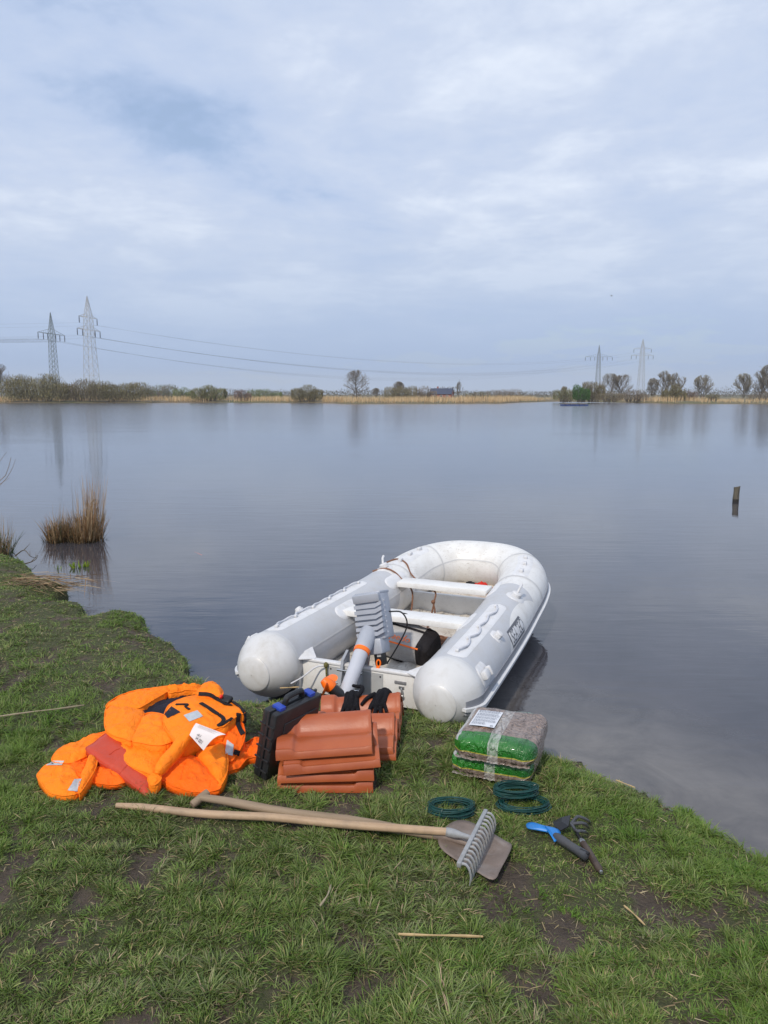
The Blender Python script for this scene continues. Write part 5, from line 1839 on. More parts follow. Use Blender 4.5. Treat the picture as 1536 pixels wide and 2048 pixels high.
# ------------------------------------------------------------------ near water's edge plants, post, litter
def blades(name, P, D, L, Wd, C, mat, parent=None, bend=None, droop=.35, seg=3, seed=0, face=None):
    """many curved tapering blades: P roots (n,3), D unit directions, L lengths, Wd widths, C colours"""
    n = len(P)
    rng = np.random.default_rng(seed)
    if bend is None:
        bend = np.zeros((n, 3)); bend[:, 2] = -1
    sd_ = np.cross(D, np.array([0, 0, 1.0]))
    nr = np.linalg.norm(sd_, axis=1, keepdims=True)
    rnd = rng.normal(size=(n, 3)); rnd[:, 2] *= .2
    sd_ = np.where(nr > .05, sd_ / np.maximum(nr, 1e-6), rnd / np.linalg.norm(rnd, axis=1, keepdims=True))
    sd_ = sd_ + rng.normal(0, .45, (n, 3)); sd_ /= np.linalg.norm(sd_, axis=1, keepdims=True)
    dr = np.asarray(droop) if np.ndim(droop) else np.full(n, droop)
    V = np.zeros((n, 2 * seg + 1, 3)); CC = np.zeros((n, 2 * seg + 1, 3))
    for k in range(seg):
        f = k / seg
        c = P + D * (L * f)[:, None] + bend * (L * dr * f * f)[:, None]
        w = (Wd * (1 - .55 * f * f) * .5)[:, None]
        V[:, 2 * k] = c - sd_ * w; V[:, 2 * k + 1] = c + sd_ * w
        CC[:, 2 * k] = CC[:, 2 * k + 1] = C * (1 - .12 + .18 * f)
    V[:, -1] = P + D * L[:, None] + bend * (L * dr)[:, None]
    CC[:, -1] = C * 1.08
    m = 2 * seg + 1
    fl = []
    for k in range(seg - 1):
        a = 2 * k
        fl += [(a, a + 1, a + 3), (a, a + 3, a + 2)]
    fl.append((2 * seg - 2, 2 * seg - 1, 2 * seg))
    fl = np.array(fl)
    F = (np.arange(n) * m)[:, None, None] + fl[None]
    return np_mesh(name, V.reshape(-1, 3), F.reshape(-1, 3), mat, parent, attrs={'col': CC.reshape(-1, 3)})


def unit(A): return A / np.linalg.norm(A, axis=1, keepdims=True)


M_blade = attr_mat('blade_leaf', trans=.25, rough=.55, spec=.3)
M_dry = attr_mat('dry_stem', trans=.12, rough=.7, spec=.2)
M_twig = attr_mat('twig_mass', rough=.85, spec=.1)


def pick(rng, n, cols, w, jit=.15):
    c = np.array(cols)[rng.choice(len(cols), n, p=np.array(w) / sum(w))]
    return c * (1 + rng.normal(0, jit, (n, 1)))


def tussock(name, c, rx, ry, n, hmin, hmax, cols, w, label, cat, seed, tall=0, tallh=1.0, spread=.35, group=None, lo=None):
    rng = np.random.default_rng(seed)
    o = empty(name, c, 0, label, cat, group)
    a = rng.uniform(0, 2 * np.pi, n); r = np.sqrt(rng.uniform(0, 1, n))
    P = np.stack([rx * r * np.cos(a), ry * r * np.sin(a), rng.uniform(-.1, .02, n)], -1)
    D = unit(np.stack([P[:, 0] / rx * spread + rng.normal(0, .16, n), P[:, 1] / ry * spread + rng.normal(0, .16, n), np.ones(n)], -1))
    L = rng.uniform(hmin, hmax, n)
    bend = unit(np.stack([rng.normal(0, 1, n), rng.normal(0, 1, n), -np.ones(n) * .6], -1))
    blades('leaves', P, D, L, rng.uniform(.005, .009, n), pick(rng, n, cols, w), M_dry, o, bend, rng.uniform(.02, .35, n), 3, seed)
    if lo is not None:
        k = n // 2
        a = rng.uniform(0, 2 * np.pi, k); r = np.sqrt(rng.uniform(0, 1, k))
        P = np.stack([rx * r * np.cos(a), ry * r * np.sin(a), np.full(k, -.06)], -1)
        D = unit(np.stack([P[:, 0] / rx * .5 + rng.normal(0, .25, k), P[:, 1] / ry * .5 + rng.normal(0, .25, k), np.ones(k)], -1))
        blades('base_growth', P, D, rng.uniform(.12, hmin, k), rng.uniform(.006, .012, k), pick(rng, k, lo, [1] * len(lo)), M_dry, o, None, .1, 2, seed + 1)
    if tall:
        P = np.stack([rng.normal(rx * .25, rx * .33, tall), rng.normal(0, ry * .4, tall), np.full(tall, -.05)], -1)
        D = unit(np.stack([rng.normal(.08, .1, tall), rng.normal(0, .1, tall), np.ones(tall)], -1))
        blades('tall_stems', P, D, rng.uniform(hmax * .95, tallh, tall), rng.uniform(.004, .007, tall), pick(rng, tall, [(.40, .27, .15), (.46, .34, .21), (.33, .19, .10)], [1, 1, 1]), M_dry, o, None, .04, 3, seed + 2)
    return o


RUST = [(.22, .12, .052), (.33, .21, .11), (.13, .085, .045), (.42, .31, .18), (.07, .07, .032)]
tc = at(150, 1082, WATER_Z)
tussock('reed_tussock', tc + Vector((-.20, .0, 0)), .13, .17, 420, .18, .42, RUST, [4, 3, 3, 1, 2], 'rust brown sedge tussock standing in the water near the left bank, left half', 'reed', 11, 30, .62, .32, 'sedge tussocks in the shallows', [(.035, .035, .018), (.05, .035, .02)])
tussock('reed_tussock', tc + Vector((.12, .03, 0)), .19, .20, 560, .20, .48, RUST, [3, 4, 2, 3, 1], 'rust brown sedge tussock with tall pale stems standing in the water near the left bank', 'reed', 12, 230, .98, .20, 'sedge tussocks in the shallows', [(.035, .035, .018), (.05, .035, .02)])
tussock('reed_tussock', at(0, 1112, WATER_Z) + Vector((-.06, .05, 0)), .14, .2, 260, .18, .42, [(.05, .07, .02), (.22, .16, .09), (.12, .08, .05), (.07, .09, .03)], [3, 2, 2, 2], 'green and brown sedge clump at the left edge of the picture on the bank', 'reed', 13, 30, .6, .3, 'sedge tussocks in the shallows', [(.06, .11, .02), (.05, .08, .02)])
# water plants with fresh yellow-green leaves
for k, (x_, y_, n_, lab) in enumerate(((120, 1138, 7, 'leftmost small tuft of fresh yellow green leaves in the shallows'), (151, 1136, 16, 'middle tuft of fresh yellow green leaves in the shallows below the tussock'), (170, 1134, 16, 'rightmost tuft of fresh yellow green leaves in the shallows below the tussock'))):
    rng = np.random.default_rng(40 + k)
    o = empty('water_plant', at(x_, y_, WATER_Z), 0, lab, 'plant', 'water plants by the bank')
    P = np.stack([rng.normal(0, .022, n_), rng.normal(0, .03, n_), np.full(n_, -.02)], -1)
    D = unit(np.stack([rng.normal(0, .3, n_), rng.normal(0, .3, n_), np.ones(n_)], -1))
    blades('leaves', P, D, rng.uniform(.05, .13, n_), rng.uniform(.012, .022, n_), pick(rng, n_, [(.22, .30, .03), (.16, .25, .03)], [1, 1]), M_blade, o, None, .15, 3, 50 + k)


def twigs(name, root, specs, mat, label, cat, group=None):
    o = empty(name, root, 0, label, cat, group)
    for k, (pts, r) in enumerate(specs):
        q = catmull([tuple(Vector(p) - root) for p in pts], 10)
        Geo().tube(q, [r * (1 - .75 * i / 9) for i in range(10)], 5).build('stem' if k == 0 else 'branch', mat, o)
    return o


M_bark = simple('grey_bark', (.10, .085, .07), .8, .3, 40)
M_bark_l = simple('pale_bark', (.24, .20, .17), .8, .2, 40)
# twigs reaching in from the left edge
Yb = 9.2
twigs('bare_shrub', atY(-140, 1090, Yb), [([atY(-140, 1090, Yb), atY(-90, 1010, Yb), atY(-40, 985, Yb), atY(8, 955, Yb), atY(22, 915, Yb)], .010),
                                         ([atY(-90, 1010, Yb), atY(-30, 995, Yb + .1), atY(8, 962, Yb + .1), atY(24, 938, Yb + .1), atY(31, 918, Yb + .1)], .006),
                                         ([atY(-60, 1000, Yb), atY(-20, 950, Yb), atY(0, 922, Yb), atY(14, 903, Yb)], .006),
                                         ([atY(-70, 990, Yb), atY(-30, 920, Yb), atY(-4, 892, Yb), atY(6, 884, Yb)], .006),
                                         ([atY(-30, 985, Yb), atY(0, 968, Yb), atY(20, 955, Yb)], .005)], M_bark_l, 'thin bare twigs reaching in from the left edge over the water', 'shrub')
zb = WATER_Z
for k, (pts, lab) in enumerate((([(30, 1112, -.1), (48, 1100, -.02), (60, 1112, -.06), (72, 1116, -.1)], 'dead forked twig sticking out of the shallows at the bank corner'),
                                ([(48, 1128, -.12), (62, 1124, -.07), (72, 1118, -.04), (76, 1110, .0)], 'dead leaning twig in the shallows beside the bank corner'))):
    P = [at(*p) for p in pts]
    o = twigs('dead_twig', P[0], [(P, .008), ([P[1], P[1] + Vector((.06, .03, .07))], .005), ([P[2], P[2] + Vector((-.02, .05, .06))], .004)], M_bark, lab, 'twig', 'twigs in the shallows')
# wrack of dead reed on the bank corner
rng = np.random.default_rng(70)
n = 300
cx = at(92, 1166, 0)
P = np.stack([cx.x + rng.normal(0, .16, n), cx.y + rng.normal(0, .09, n), WATER_Z + .10 + rng.uniform(0, .10, n)], -1)
a = rng.normal(.1, .5, n) + np.pi * rng.integers(0, 2, n)
D = np.stack([np.cos(a), np.sin(a), rng.normal(-.03, .12, n)], -1)
wr_ = blades('reed_litter', P, unit(D), rng.uniform(.1, .35, n), rng.uniform(.005, .009, n), pick(rng, n, [(.33, .24, .14), (.22, .14, .08), (.14, .09, .05), (.40, .31, .20)], [3, 3, 2, 1]), M_dry, None, None, .1, 2, 71)
tag(wr_, 'matted dead brown reed stems washed up on the bank corner', 'litter', kind='stuff')

# old post in the water
pb_ = at(1471.5, 1003, WATER_Z)
post = empty('mooring_post', pb_, 0, 'weathered grey wooden post standing alone in the lake, dark at the waterline', 'post')
t = NT('weathered_post')
co = t.coord(scale=(1, 1, .12))
c = t.ramp(t.noise(co, 60, 7, .65), [(.3, (.07, .062, .048)), (.6, (.135, .12, .09)), (.8, (.035, .028, .024))])
spn = t.node('ShaderNodeSeparateXYZ'); t.l.new(t.node('ShaderNodeTexCoord').outputs['Object'], spn.inputs[0])
c = t.mix(t.ramp(spn.outputs[2], [(.035, .9), (.05, 0.)]), c, (.014, .012, .012))
t.set(color=c, rough=.8); t.bump(t.noise(co, 90, 5, .6), .7, .01)
g = Geo(); ringv = []
for k in range(9):
    z_ = -.25 + .50 * k / 8
    r_ = .050 + .003 * math.sin(k * 1.7)
    for j in range(16):
        a = 2 * math.pi * j / 16
        rr = r_ * (1 + .07 * math.sin(3 * a + 1) + .05 * math.sin(7 * a))
        ringv.append((rr * math.cos(a) + .004 * (z_ / .25) + (.002 * math.sin(k)), rr * math.sin(a) * .8, z_ + (.012 * math.cos(a + .5) if k == 8 else 0)))
Fp = [(k * 16 + j, k * 16 + (j + 1) % 16, (k + 1) * 16 + (j + 1) % 16, (k + 1) * 16 + j) for k in range(8) for j in range(16)]
Fp.append(tuple(8 * 16 + j for j in range(16)))
g.add(ringv, Fp); g.build('shaft', t.mat, post, sharp=50)
Geo().box((.012, -.043, .13), (.005, .006, .11), Matrix.Rotation(R(4), 3, 'Y')).build('crack', M_dark, post)

# ------------------------------------------------------------------ far bank: reeds, bushes, trees
rng = np.random.default_rng(5)


def farpt(px, Y=None, z=.2):
    """foot of something on the far bank in the direction of this pixel column"""
    p = at(px, 806, WATER_Z)
    if Y is None: Y = float(far_y(np.array([p.x]))[0]) + 2
    return Vector((p.x * Y / p.y, Y, z))


# reed belt
n = 52000
xs = rng.uniform(-260, 260, n)
pxs = 768 + xs / 153 * 1540 / 1.0
dd = rng.uniform(0, 1, n) ** 1.5 * 16
keep = np.ones(n, bool)
low = ((pxs > 1135) & (pxs < 1310)) | (pxs > 1380)
keep &= ~(low & (rng.uniform(0, 1, n) < .55))
for q0, q1 in ((14, 292), (390, 447), (590, 640), (1330, 1366), (1150, 1262)):
    keep &= ~((pxs > q0) & (pxs < q1) & (dd < 6) & (rng.uniform(0, 1, n) < .93))
xs, dd, low = xs[keep], dd[keep], low[keep]
n = len(xs)
P = np.stack([xs, far_y(xs) + .3 + dd, np.full(n, -.05) + np.clip(dd * .03, 0, .3)], -1)
hn = .75 + .6 * fbm(xs * .09, dd * .2, 61, 3)
L = rng.uniform(.8, 1.25, n) * hn * np.where(low, .7, 1.05)
D = unit(np.stack([rng.normal(.06, .13, n), rng.normal(0, .13, n), np.ones(n)], -1))
tone = fbm(xs * .05, dd * .15, 62, 3)[:, None]
C = pick(rng, n, [(.50, .37, .21), (.42, .29, .155), (.56, .43, .27), (.33, .22, .12)], [4, 3, 2, 1.5], .1) * (.95 + .6 * tone)
reeds = blades('reed_belt', P, D, L, rng.uniform(.05, .09, n), C, M_dry, None, None, .05, 2, 6)
tag(reeds, 'belt of dry straw coloured reeds along the far shore', 'reeds', kind='stuff')

# bushes
BUSH_GAIN = 1.8


def bush(px0, px1, ptop, Y, cols, w, label, seed, n=3000, pbase=803, group='bushes on the far shore', depth=None, green=0.0):
    rng = np.random.default_rng(seed)
    a, b = farpt(px0, Y), farpt(px1, Y)
    Y = a.y
    c = (a + b) / 2
    hw = (b.x - a.x) / 2
    H = atY((px0 + px1) / 2, ptop, Y).z - c.z
    dp = depth or hw * .8
    o = empty('bush', c, 0, label, 'bush', group)
    # lumps
    nl = max(3, int(hw / 1.2))
    lx = np.linspace(-hw * .72, hw * .72, nl) + rng.normal(0, hw * .06, nl)
    lh = H * (.52 + .48 * np.sqrt(np.clip(1 - (lx / hw) ** 2, 0, 1))) * rng.uniform(.70, 1.05, nl)
    lr = np.maximum(hw / nl * 2.0, H * .34) * rng.uniform(.85, 1.2, nl)
    n = int(n * 1.9)
    k = rng.integers(0, nl, n)
    u = unit(rng.normal(size=(n, 3)))
    rad = rng.uniform(.25, 1, n) ** .45
    zc = lh[k] * .52
    P = np.stack([lx[k] + u[:, 0] * lr[k] * rad, rng.normal(0, dp * .35, n) + u[:, 1] * lr[k] * rad * .5, zc + u[:, 2] * zc * rad], -1)
    P[:, 0] = np.clip(P[:, 0], -hw, hw); P[:, 2] = np.clip(P[:, 2], .0, H)
    D = unit(np.stack([u[:, 0] * .55 + rng.normal(0, .3, n), rng.normal(0, .4, n), .75 + .5 * np.abs(rng.normal(0, 1, n))], -1))
    L = rng.uniform(.22, .62, n) * H / 4.2
    C = pick(rng, n, cols, w, .18) * BUSH_GAIN
    blades('crown', P, D, L, rng.uniform(.03, .07, n) * max(.6, H / 4), C, M_twig, o, None, .1, 2, seed + 1)
    m = 40
    g = Geo()
    for i in range(m):
        x = rng.uniform(-hw * .5, hw * .5); tx = x * 1.5 + rng.normal(0, .4)
        g.tube([(x, rng.normal(0, .5), -.2), ((x + tx) / 2, rng.normal(0, .5), H * .3), (tx, rng.normal(0, .8), H * rng.uniform(.5, .8))], [.05, .035, .012], 4, False)
    g.build('stems', M_bark, o, sharp=None)
    return o


OL = [(.125, .115, .058), (.095, .085, .045), (.16, .14, .075), (.075, .062, .038)]
BR = [(.12, .095, .07), (.09, .07, .055), (.15, .12, .085)]
RD = [(.135, .085, .07), (.10, .065, .055)]
GR = [(.085, .13, .04), (.07, .10, .035), (.12, .15, .06)]
bush(12, 140, 750, None, OL, [3, 3, 2, 2], 'large olive brown willow bush at the left end of the far shore', 101, 7000)
bush(122, 212, 757, None, OL + BR, [2, 2, 1, 2, 2, 2, 1], 'second large willow bush from the left, under the white lattice pylon', 102, 4600)
bush(190, 296, 759, None, OL, [2, 3, 1, 3], 'third rounded willow bush from the left, ending at the reeds', 103, 5200)
bush(285, 352, 765, 195, BR + GR, [2, 2, 1, 1, 1, 0], 'low brown bush behind the reeds right of the large willows', 104, 2600)
bush(348, 388, 771, 190, GR + OL, [3, 2, 1, 1, 1, 1, 0], 'small fresh green bush behind the reeds', 105, 1600)
bush(386, 450, 765, None, OL + GR, [3, 3, 2, 1, 1, 1, 0], 'round olive bush standing in the reeds left of centre', 106, 3800)
bush(470, 502, 777, None, RD, [1, 1], 'small reddish brown bush in the reeds', 107, 1400)
bush(498, 562, 773, 185, GR + OL, [2, 2, 1, 2, 1, 0, 0], 'broad green bush behind the reeds left of the lone tree', 108, 2600)
bush(586, 643, 768, None, OL, [2, 3, 1, 3], 'dark olive bush at the waterline left of the lone bare tree', 109, 3600)
bush(770, 832, 767, 178, OL + BR, [3, 2, 2, 1, 1, 1, 1], 'loose brown bush behind the reeds right of the lone tree', 110, 2800)
bush(828, 872, 772, 185, BR, [1, 1, 1], 'brown bush beside the farmhouse', 111, 1800)
bush(932, 978, 778, 190, BR + GR, [2, 1, 1, 1, 0, 0], 'low bush right of the farmhouse', 112, 1600)
bush(975, 1038, 776, 210, BR, [1, 1, 1], 'low brown hedge-like bush right of centre', 113, 1700)
bush(1108, 1155, 775, 162, OL + GR, [3, 2, 2, 1, 1, 1, 0], 'olive bush at the left tip of the right wood', 114, 2400)
bush(1147, 1177, 766, 160, [(.035, .085, .02), (.045, .10, .025), (.03, .065, .018)], [1, 1, 1], 'dark fresh green bush on the right shore', 115, 2600)
bush(1166, 1206, 760, 163, OL + BR, [2, 2, 1, 1, 1, 1, 1], 'brown bush right of the fresh green one', 116, 2400)
bush(1196, 1244, 781, 158, BR + OL, [1, 1, 1, 1, 1, 0, 0], 'low scrub under the paired bare trees', 117, 2200)
bush(1238, 1292, 778, 160, BR, [1, 1, 1], 'low brown scrub right of the paired bare trees', 118, 2000)
bush(1326, 1368, 768, 156, OL, [2, 3, 1, 2], 'dense olive bush among the right bare trees', 119, 2800)
bush(1362, 1392, 779, 158, RD + BR, [2, 2, 1, 1, 0], 'reddish scrub left of the tall rightward tree', 120, 1400)
bush(1412, 1436, 786, 156, OL, [2, 2, 1, 2], 'small round bush right of the tall rightward tree', 121, 1000)
bush(1500, 1560, 782, 156, BR, [1, 1, 1], 'low scrub at the right edge of the far shore', 122, 1800)


# bare trees
def bare_tree(px, ptop, Y, wpx, label, seed, upright=.35, cat='tree', col=M_bark, levels=4, pbase=None, dense=1.0, group='bare trees on the far shore', catkin=None):
    rng = random.Random(seed)
    c = farpt(px, Y)
    Y = c.y
    H = atY(px, ptop, Y).z - c.z
    hw = wpx / 2 / 1540 * Y
    o = empty('bare_tree', c, 0, label, cat, group)
    gt, gc = Geo(), Geo()
    tips = []

    cz, ca, cb_ = H * (.60 - .04 * upright), hw, H * .41
    zc0 = cz - cb_

    def seg(g_, p, d, L, r, n_, sides, curl):
        pts = [p]; q = p.copy(); d = d.copy()
        for i in range(n_):
            d = (d + Vector((rng.gauss(0, .10), rng.gauss(0, .10), rng.gauss(0, .06) + curl))).normalized()
            q = q + d * (L / n_); pts.append(q.copy())
        g_.tube(pts, [r * (1 - .6 * i / n_) for i in range(n_ + 1)], sides, False)
        return pts, d

    def reach(p, d):
        """length to the crown's outline"""
        x, y, z = p.x / ca, p.y / ca, (p.z - cz) / cb_
        dx, dy, dz = d.x / ca, d.y / ca, d.z / cb_
        A_, B2, C_ = dx * dx + dy * dy + dz * dz, 2 * (x * dx + y * dy + z * dz), x * x + y * y + z * z - 1
        disc = B2 * B2 - 4 * A_ * C_
        return (-B2 + math.sqrt(disc)) / (2 * A_) if disc > 0 else H * .15

    nst = 1 if upright < .43 or wpx < 20 else 3
    az = rng.uniform(0, 6)
    for st in range(nst):
        lean_ = Vector((math.cos(st * 2.1 + az) * .16, math.sin(st * 2.1 + az) * .16, 1)) if nst > 1 else Vector((rng.gauss(0, .03), 0, 1))
        tp, td = seg(gt, Vector((lean_.x * .3, lean_.y * .3, -.3)), lean_.normalized(), H * .92, max(.07, H * .018) / math.sqrt(nst) * 1.2, 7, 6, .02)
        nl_ = int((19 if nst == 1 else 9) * dense)
        for k in range(nl_):
            f = .20 + .74 * (k + rng.random() * .7) / nl_
            i = min(6, int(f * 7)); b = tp[i].lerp(tp[i + 1], f * 7 - i)
            az += 2.4 + rng.gauss(0, .25)
            el_ = upright * 1.7 + .02 + 1.6 * f * f
            d = Vector((math.cos(az), math.sin(az), el_)).normalized()
            L1 = min(H * .6, reach(b, d) * rng.uniform(.78, .98))
            lp_, ld = seg(gt if k % 2 == 0 else gc, b, d, L1, max(.035, H * .0075), 4, 4, .03 + .05 * upright)
            for m_ in range(6):
                f2 = .25 + .75 * (m_ + rng.random() * .6) / 6
                i2 = min(3, int(f2 * 4)); b2 = lp_[i2].lerp(lp_[i2 + 1], f2 * 4 - i2)
                a2 = rng.uniform(0, 6.283)
                d2 = (ld + Vector((math.cos(a2), math.sin(a2), rng.uniform(-.1, .5) + upright * .6)) * (.95 - .4 * upright)).normalized()
                L2 = min(L1 * .55, reach(b2, d2) * .95) + H * .02
                sp2, sd2 = seg(gc, b2, d2, L2, .034, 3, 3, .04)
                for m3 in range(4):
                    b3_ = sp2[1 + m3 % 3]
                    a3_ = rng.uniform(0, 6.283)
                    d3 = (sd2 + Vector((math.cos(a3_), math.sin(a3_), rng.uniform(-.1, .5) + upright * .4)) * .8).normalized()
                    L3 = min(L2 * .6, reach(b3_, d3)) + H * .015
                    s3, sd3 = seg(gc, b3_, d3, L3, .022, 2, 3, .03)
                    tips.append((s3[-1], sd3)); tips.append((s3[1], sd3))
    sz = sx = 1.0
    gt.build('trunk', col, o, sharp=None)
    cr = gc.build('crown', M_twigs2, o, sharp=None)
    if catkin is not None or True:
        r2 = np.random.default_rng(seed)
        kk = 2
        T = np.array([[t_[0].x * sx, t_[0].y * sx, t_[0].z * sz] for t_ in tips])
        Dn = np.array([tuple(t_[1]) for t_ in tips])
        T = np.repeat(T, kk, 0); Dn = unit(np.repeat(Dn, kk, 0) + r2.normal(0, .55, (len(T), 3)))
        n = len(T)
        cc_ = catkin or [(.25, .21, .165), (.19, .16, .125)]
        blades('twigs', T - Dn * .15, Dn, r2.uniform(.25, .55, n) * H / 6, r2.uniform(.02, .036, n), pick(r2, n, cc_, [1] * len(cc_)), M_twig, o, None, .08, 2, seed)
    return o


M_twigs2 = simple('twig_bark', (.21, .18, .145), .85, .25, 3)
bare_tree(714, 742, 156, 54, 'lone spreading bare tree rising from the reeds near the centre', 201, .06, levels=4, dense=1.15)
bare_tree(6, 729, 200, 34, 'bare purplish tree at the left edge behind the willows', 202, .45, catkin=[(.13, .10, .10), (.10, .08, .08)])
bare_tree(918, 762, 230, 9, 'slim upright poplar right of the farmhouse', 203, .85, levels=3)
bare_tree(797, 763, 190, 26, 'small bare tree behind the brown bush right of the lone tree', 204, .5, levels=3)
bare_tree(752, 776, 220, 18, 'tiny bare tree in the gap right of the lone tree', 205, .4, levels=3)
WC = [(.32, .295, .23), (.25, .225, .17)]
bare_tree(1217, 747, 172, 42, 'left one of the paired broad bare trees on the right shore', 206, .4, dense=1.1, catkin=WC)
bare_tree(1246, 748, 172, 36, 'right one of the paired broad bare trees on the right shore', 207, .35, dense=1.1)
bare_tree(1304, 756, 180, 22, 'short bare tree left of the tall clump on the right shore', 208, .45, levels=3, catkin=WC)
bare_tree(1325, 741, 178, 28, 'tall bare tree of the clump right of the far pylon', 209, .6, catkin=WC)
bare_tree(1349, 746, 182, 26, 'bare tree behind the dense olive bush on the right shore', 210, .6, catkin=WC)
bare_tree(1405, 750, 158, 38, 'isolated pale bare tree with three stems on the right shore', 211, .45, dense=1.1, catkin=[(.38, .35, .25), (.28, .26, .19)])
bare_tree(1484, 747, 160, 36, 'pale bare tree second from the right edge', 212, .5, dense=1.1, catkin=[(.38, .35, .25), (.28, .26, .19)])
bare_tree(1516, 740, 165, 24, 'bare tree close to the right edge, behind its taller neighbour', 213, .55, catkin=WC)
bare_tree(1534, 729, 162, 34, 'tallest bare tree at the right edge of the far shore', 214, .55, dense=1.1, catkin=WC)
bare_tree(1128, 772, 175, 14, 'little bare tree behind the tip of the right wood', 215, .4, levels=3, catkin=WC)

# distant wood
n = 60000
rng = np.random.default_rng(9)
xs = rng.uniform(-420, 560, n)
Yd = rng.uniform(330, 470, n)
ht = 1.6 + 3.4 * fbm(xs * .06, np.zeros(n), 91, 4) + 4.5 * smooth01(.56, .8, fbm(xs * .11, np.zeros(n) + 3, 94, 3)) * fbm(xs * .02, np.zeros(n), 92, 2)
zz = rng.uniform(0, 1, n) ** .9 * ht
P = np.stack([xs, Yd, zz * .85], -1)
D = unit(np.stack([rng.normal(0, .5, n), rng.normal(0, .3, n), np.ones(n)], -1))
fw = blades('distant_wood', P, D, rng.uniform(.5, 1.1, n), rng.uniform(.12, .3, n), pick(rng, n, [(.14, .125, .105), (.11, .10, .08), (.16, .16, .095), (.095, .10, .07)], [3, 2, 1, 1]), M_twig, None, None, .1, 2, 10)
tag(fw, 'low line of distant bare woods along the horizon', 'woods', kind='stuff')

# ------------------------------------------------------------------ farmhouse, halls, raft
M_brick = simple('far_brick', (.30, .095, .065), .8, .15, 2)
M_roofb = simple('far_dark_roof', (.035, .045, .085), .6, .1, 1)
M_pane = simple('far_pane', (.03, .035, .045), .2, .1, 2)
M_wtrim = simple('far_white_trim', (.6, .6, .58), .6, .05, 2)
hY = 262
h0_, h1_ = farpt(862, hY), farpt(905, hY)
wd_ = h1_.x - h0_.x
house = empty('farmhouse', (h0_ + h1_) / 2, R(-14), 'small brick farmhouse with dark blue roof and red gable behind the reeds', 'house')
ev, rg_ = 1.5, 3.2
hx, hy_ = wd_ / 2 * 1.0, 2.6
Geo().add([(-hx, -hy_, -.3), (hx, -hy_, -.3), (hx, hy_, -.3), (-hx, hy_, -.3), (-hx, -hy_, ev), (hx, -hy_, ev), (hx, hy_, ev), (-hx, hy_, ev), (-hx, 0, rg_ - .06), (hx, 0, rg_ - .06)],
          [(0, 1, 5, 4), (2, 3, 7, 6), (1, 2, 6, 9, 5), (3, 0, 4, 8, 7)]).build('wall', M_brick, house, smooth=False)
rf = Geo().add([(-hx - .2, -hy_ - .3, ev - .15), (hx + .2, -hy_ - .3, ev - .15), (hx + .2, 0, rg_), (-hx - .2, 0, rg_), (-hx - .2, hy_ + .3, ev - .15), (hx + .2, hy_ + .3, ev - .15),
                (-hx - .2, -hy_ - .3, ev - .03), (hx + .2, -hy_ - .3, ev - .03), (hx + .2, 0, rg_ + .14), (-hx - .2, 0, rg_ + .14), (-hx - .2, hy_ + .3, ev - .03), (hx + .2, hy_ + .3, ev - .03)],
               [(0, 3, 2, 1), (3, 4, 5, 2), (6, 7, 8, 9), (9, 8, 11, 10), (0, 1, 7, 6), (4, 10, 11, 5), (1, 2, 8, 7), (2, 5, 11, 8), (0, 6, 9, 3), (3, 9, 10, 4)]).build('roof', M_roofb, house, smooth=False)
Geo().box((-hx * .4, .3, rg_ + .3), (.5, .5, .9)).build('chimney', M_brick, rf, smooth=False)
for x_ in (-2.2, 0.2, 2.2):
    wdw = Geo().box((x_, -hy_ - .02, .75), (.8, .06, .8)).build('window', M_wtrim, house, smooth=False)
    Geo().box((x_, -hy_ - .055, .75), (.62, .03, .62)).build('pane', M_pane, wdw, smooth=False)
wdw = Geo().box((hx + .02, 0, 1.0), (.06, .9, .8)).build('window', M_wtrim, house, smooth=False)
Geo().box((hx + .055, 0, 1.0), (.03, .7, .62)).build('pane', M_pane, wdw, smooth=False)


def hall(px0, px1, ptop, Y, mat, roofm, label, name='industrial_hall', cat='building'):
    a, b = farpt(px0, Y), farpt(px1, Y)
    H = atY(px0, ptop, Y).z - a.z
    w = (b.x - a.x)
    o = empty(name, (a + b) / 2, 0, label, cat)
    Geo().box((0, 0, H * .46), (w, w * .7, H * .92)).build('wall', mat, o, smooth=False)
    Geo().prism([(-w * .53, H * .9), (w * .53, H * .9), (w * .53, H * .94), (0, H), (-w * .53, H * .94)], -w * .37, w * .37, Matrix.Rotation(R(90), 4, 'X')).build('roof', roofm, o, smooth=False)
    for k in range(3):
        Geo().box((w * (-.3 + .3 * k), -w * .352, H * .3), (w * .14, .1, H * .45)).build('door', M_pane, o, smooth=False)
    return o


M_hall = simple('hall_white', (.62, .64, .66), .6, .05, 1); M_hallr = simple('hall_roof', (.40, .42, .45), .6, .05, 1)
hall(1433, 1441, 792, 520, M_hall, M_hallr, 'tiny white hall on the horizon left of the blue shed')
hall(1442, 1448, 793, 500, simple('hall_blue', (.05, .10, .30), .5, .1, 1), M_hallr, 'tiny blue shed on the horizon between right trees', 'blue_shed')
hall(1450, 1464, 791, 560, M_hall, M_hallr, 'tiny pale hall on the horizon right of the blue shed')
hall(1496, 1514, 793, 420, simple('hall_grey', (.42, .43, .43), .6, .05, 1), M_hallr, 'low grey hall behind the pale tree near the right edge')

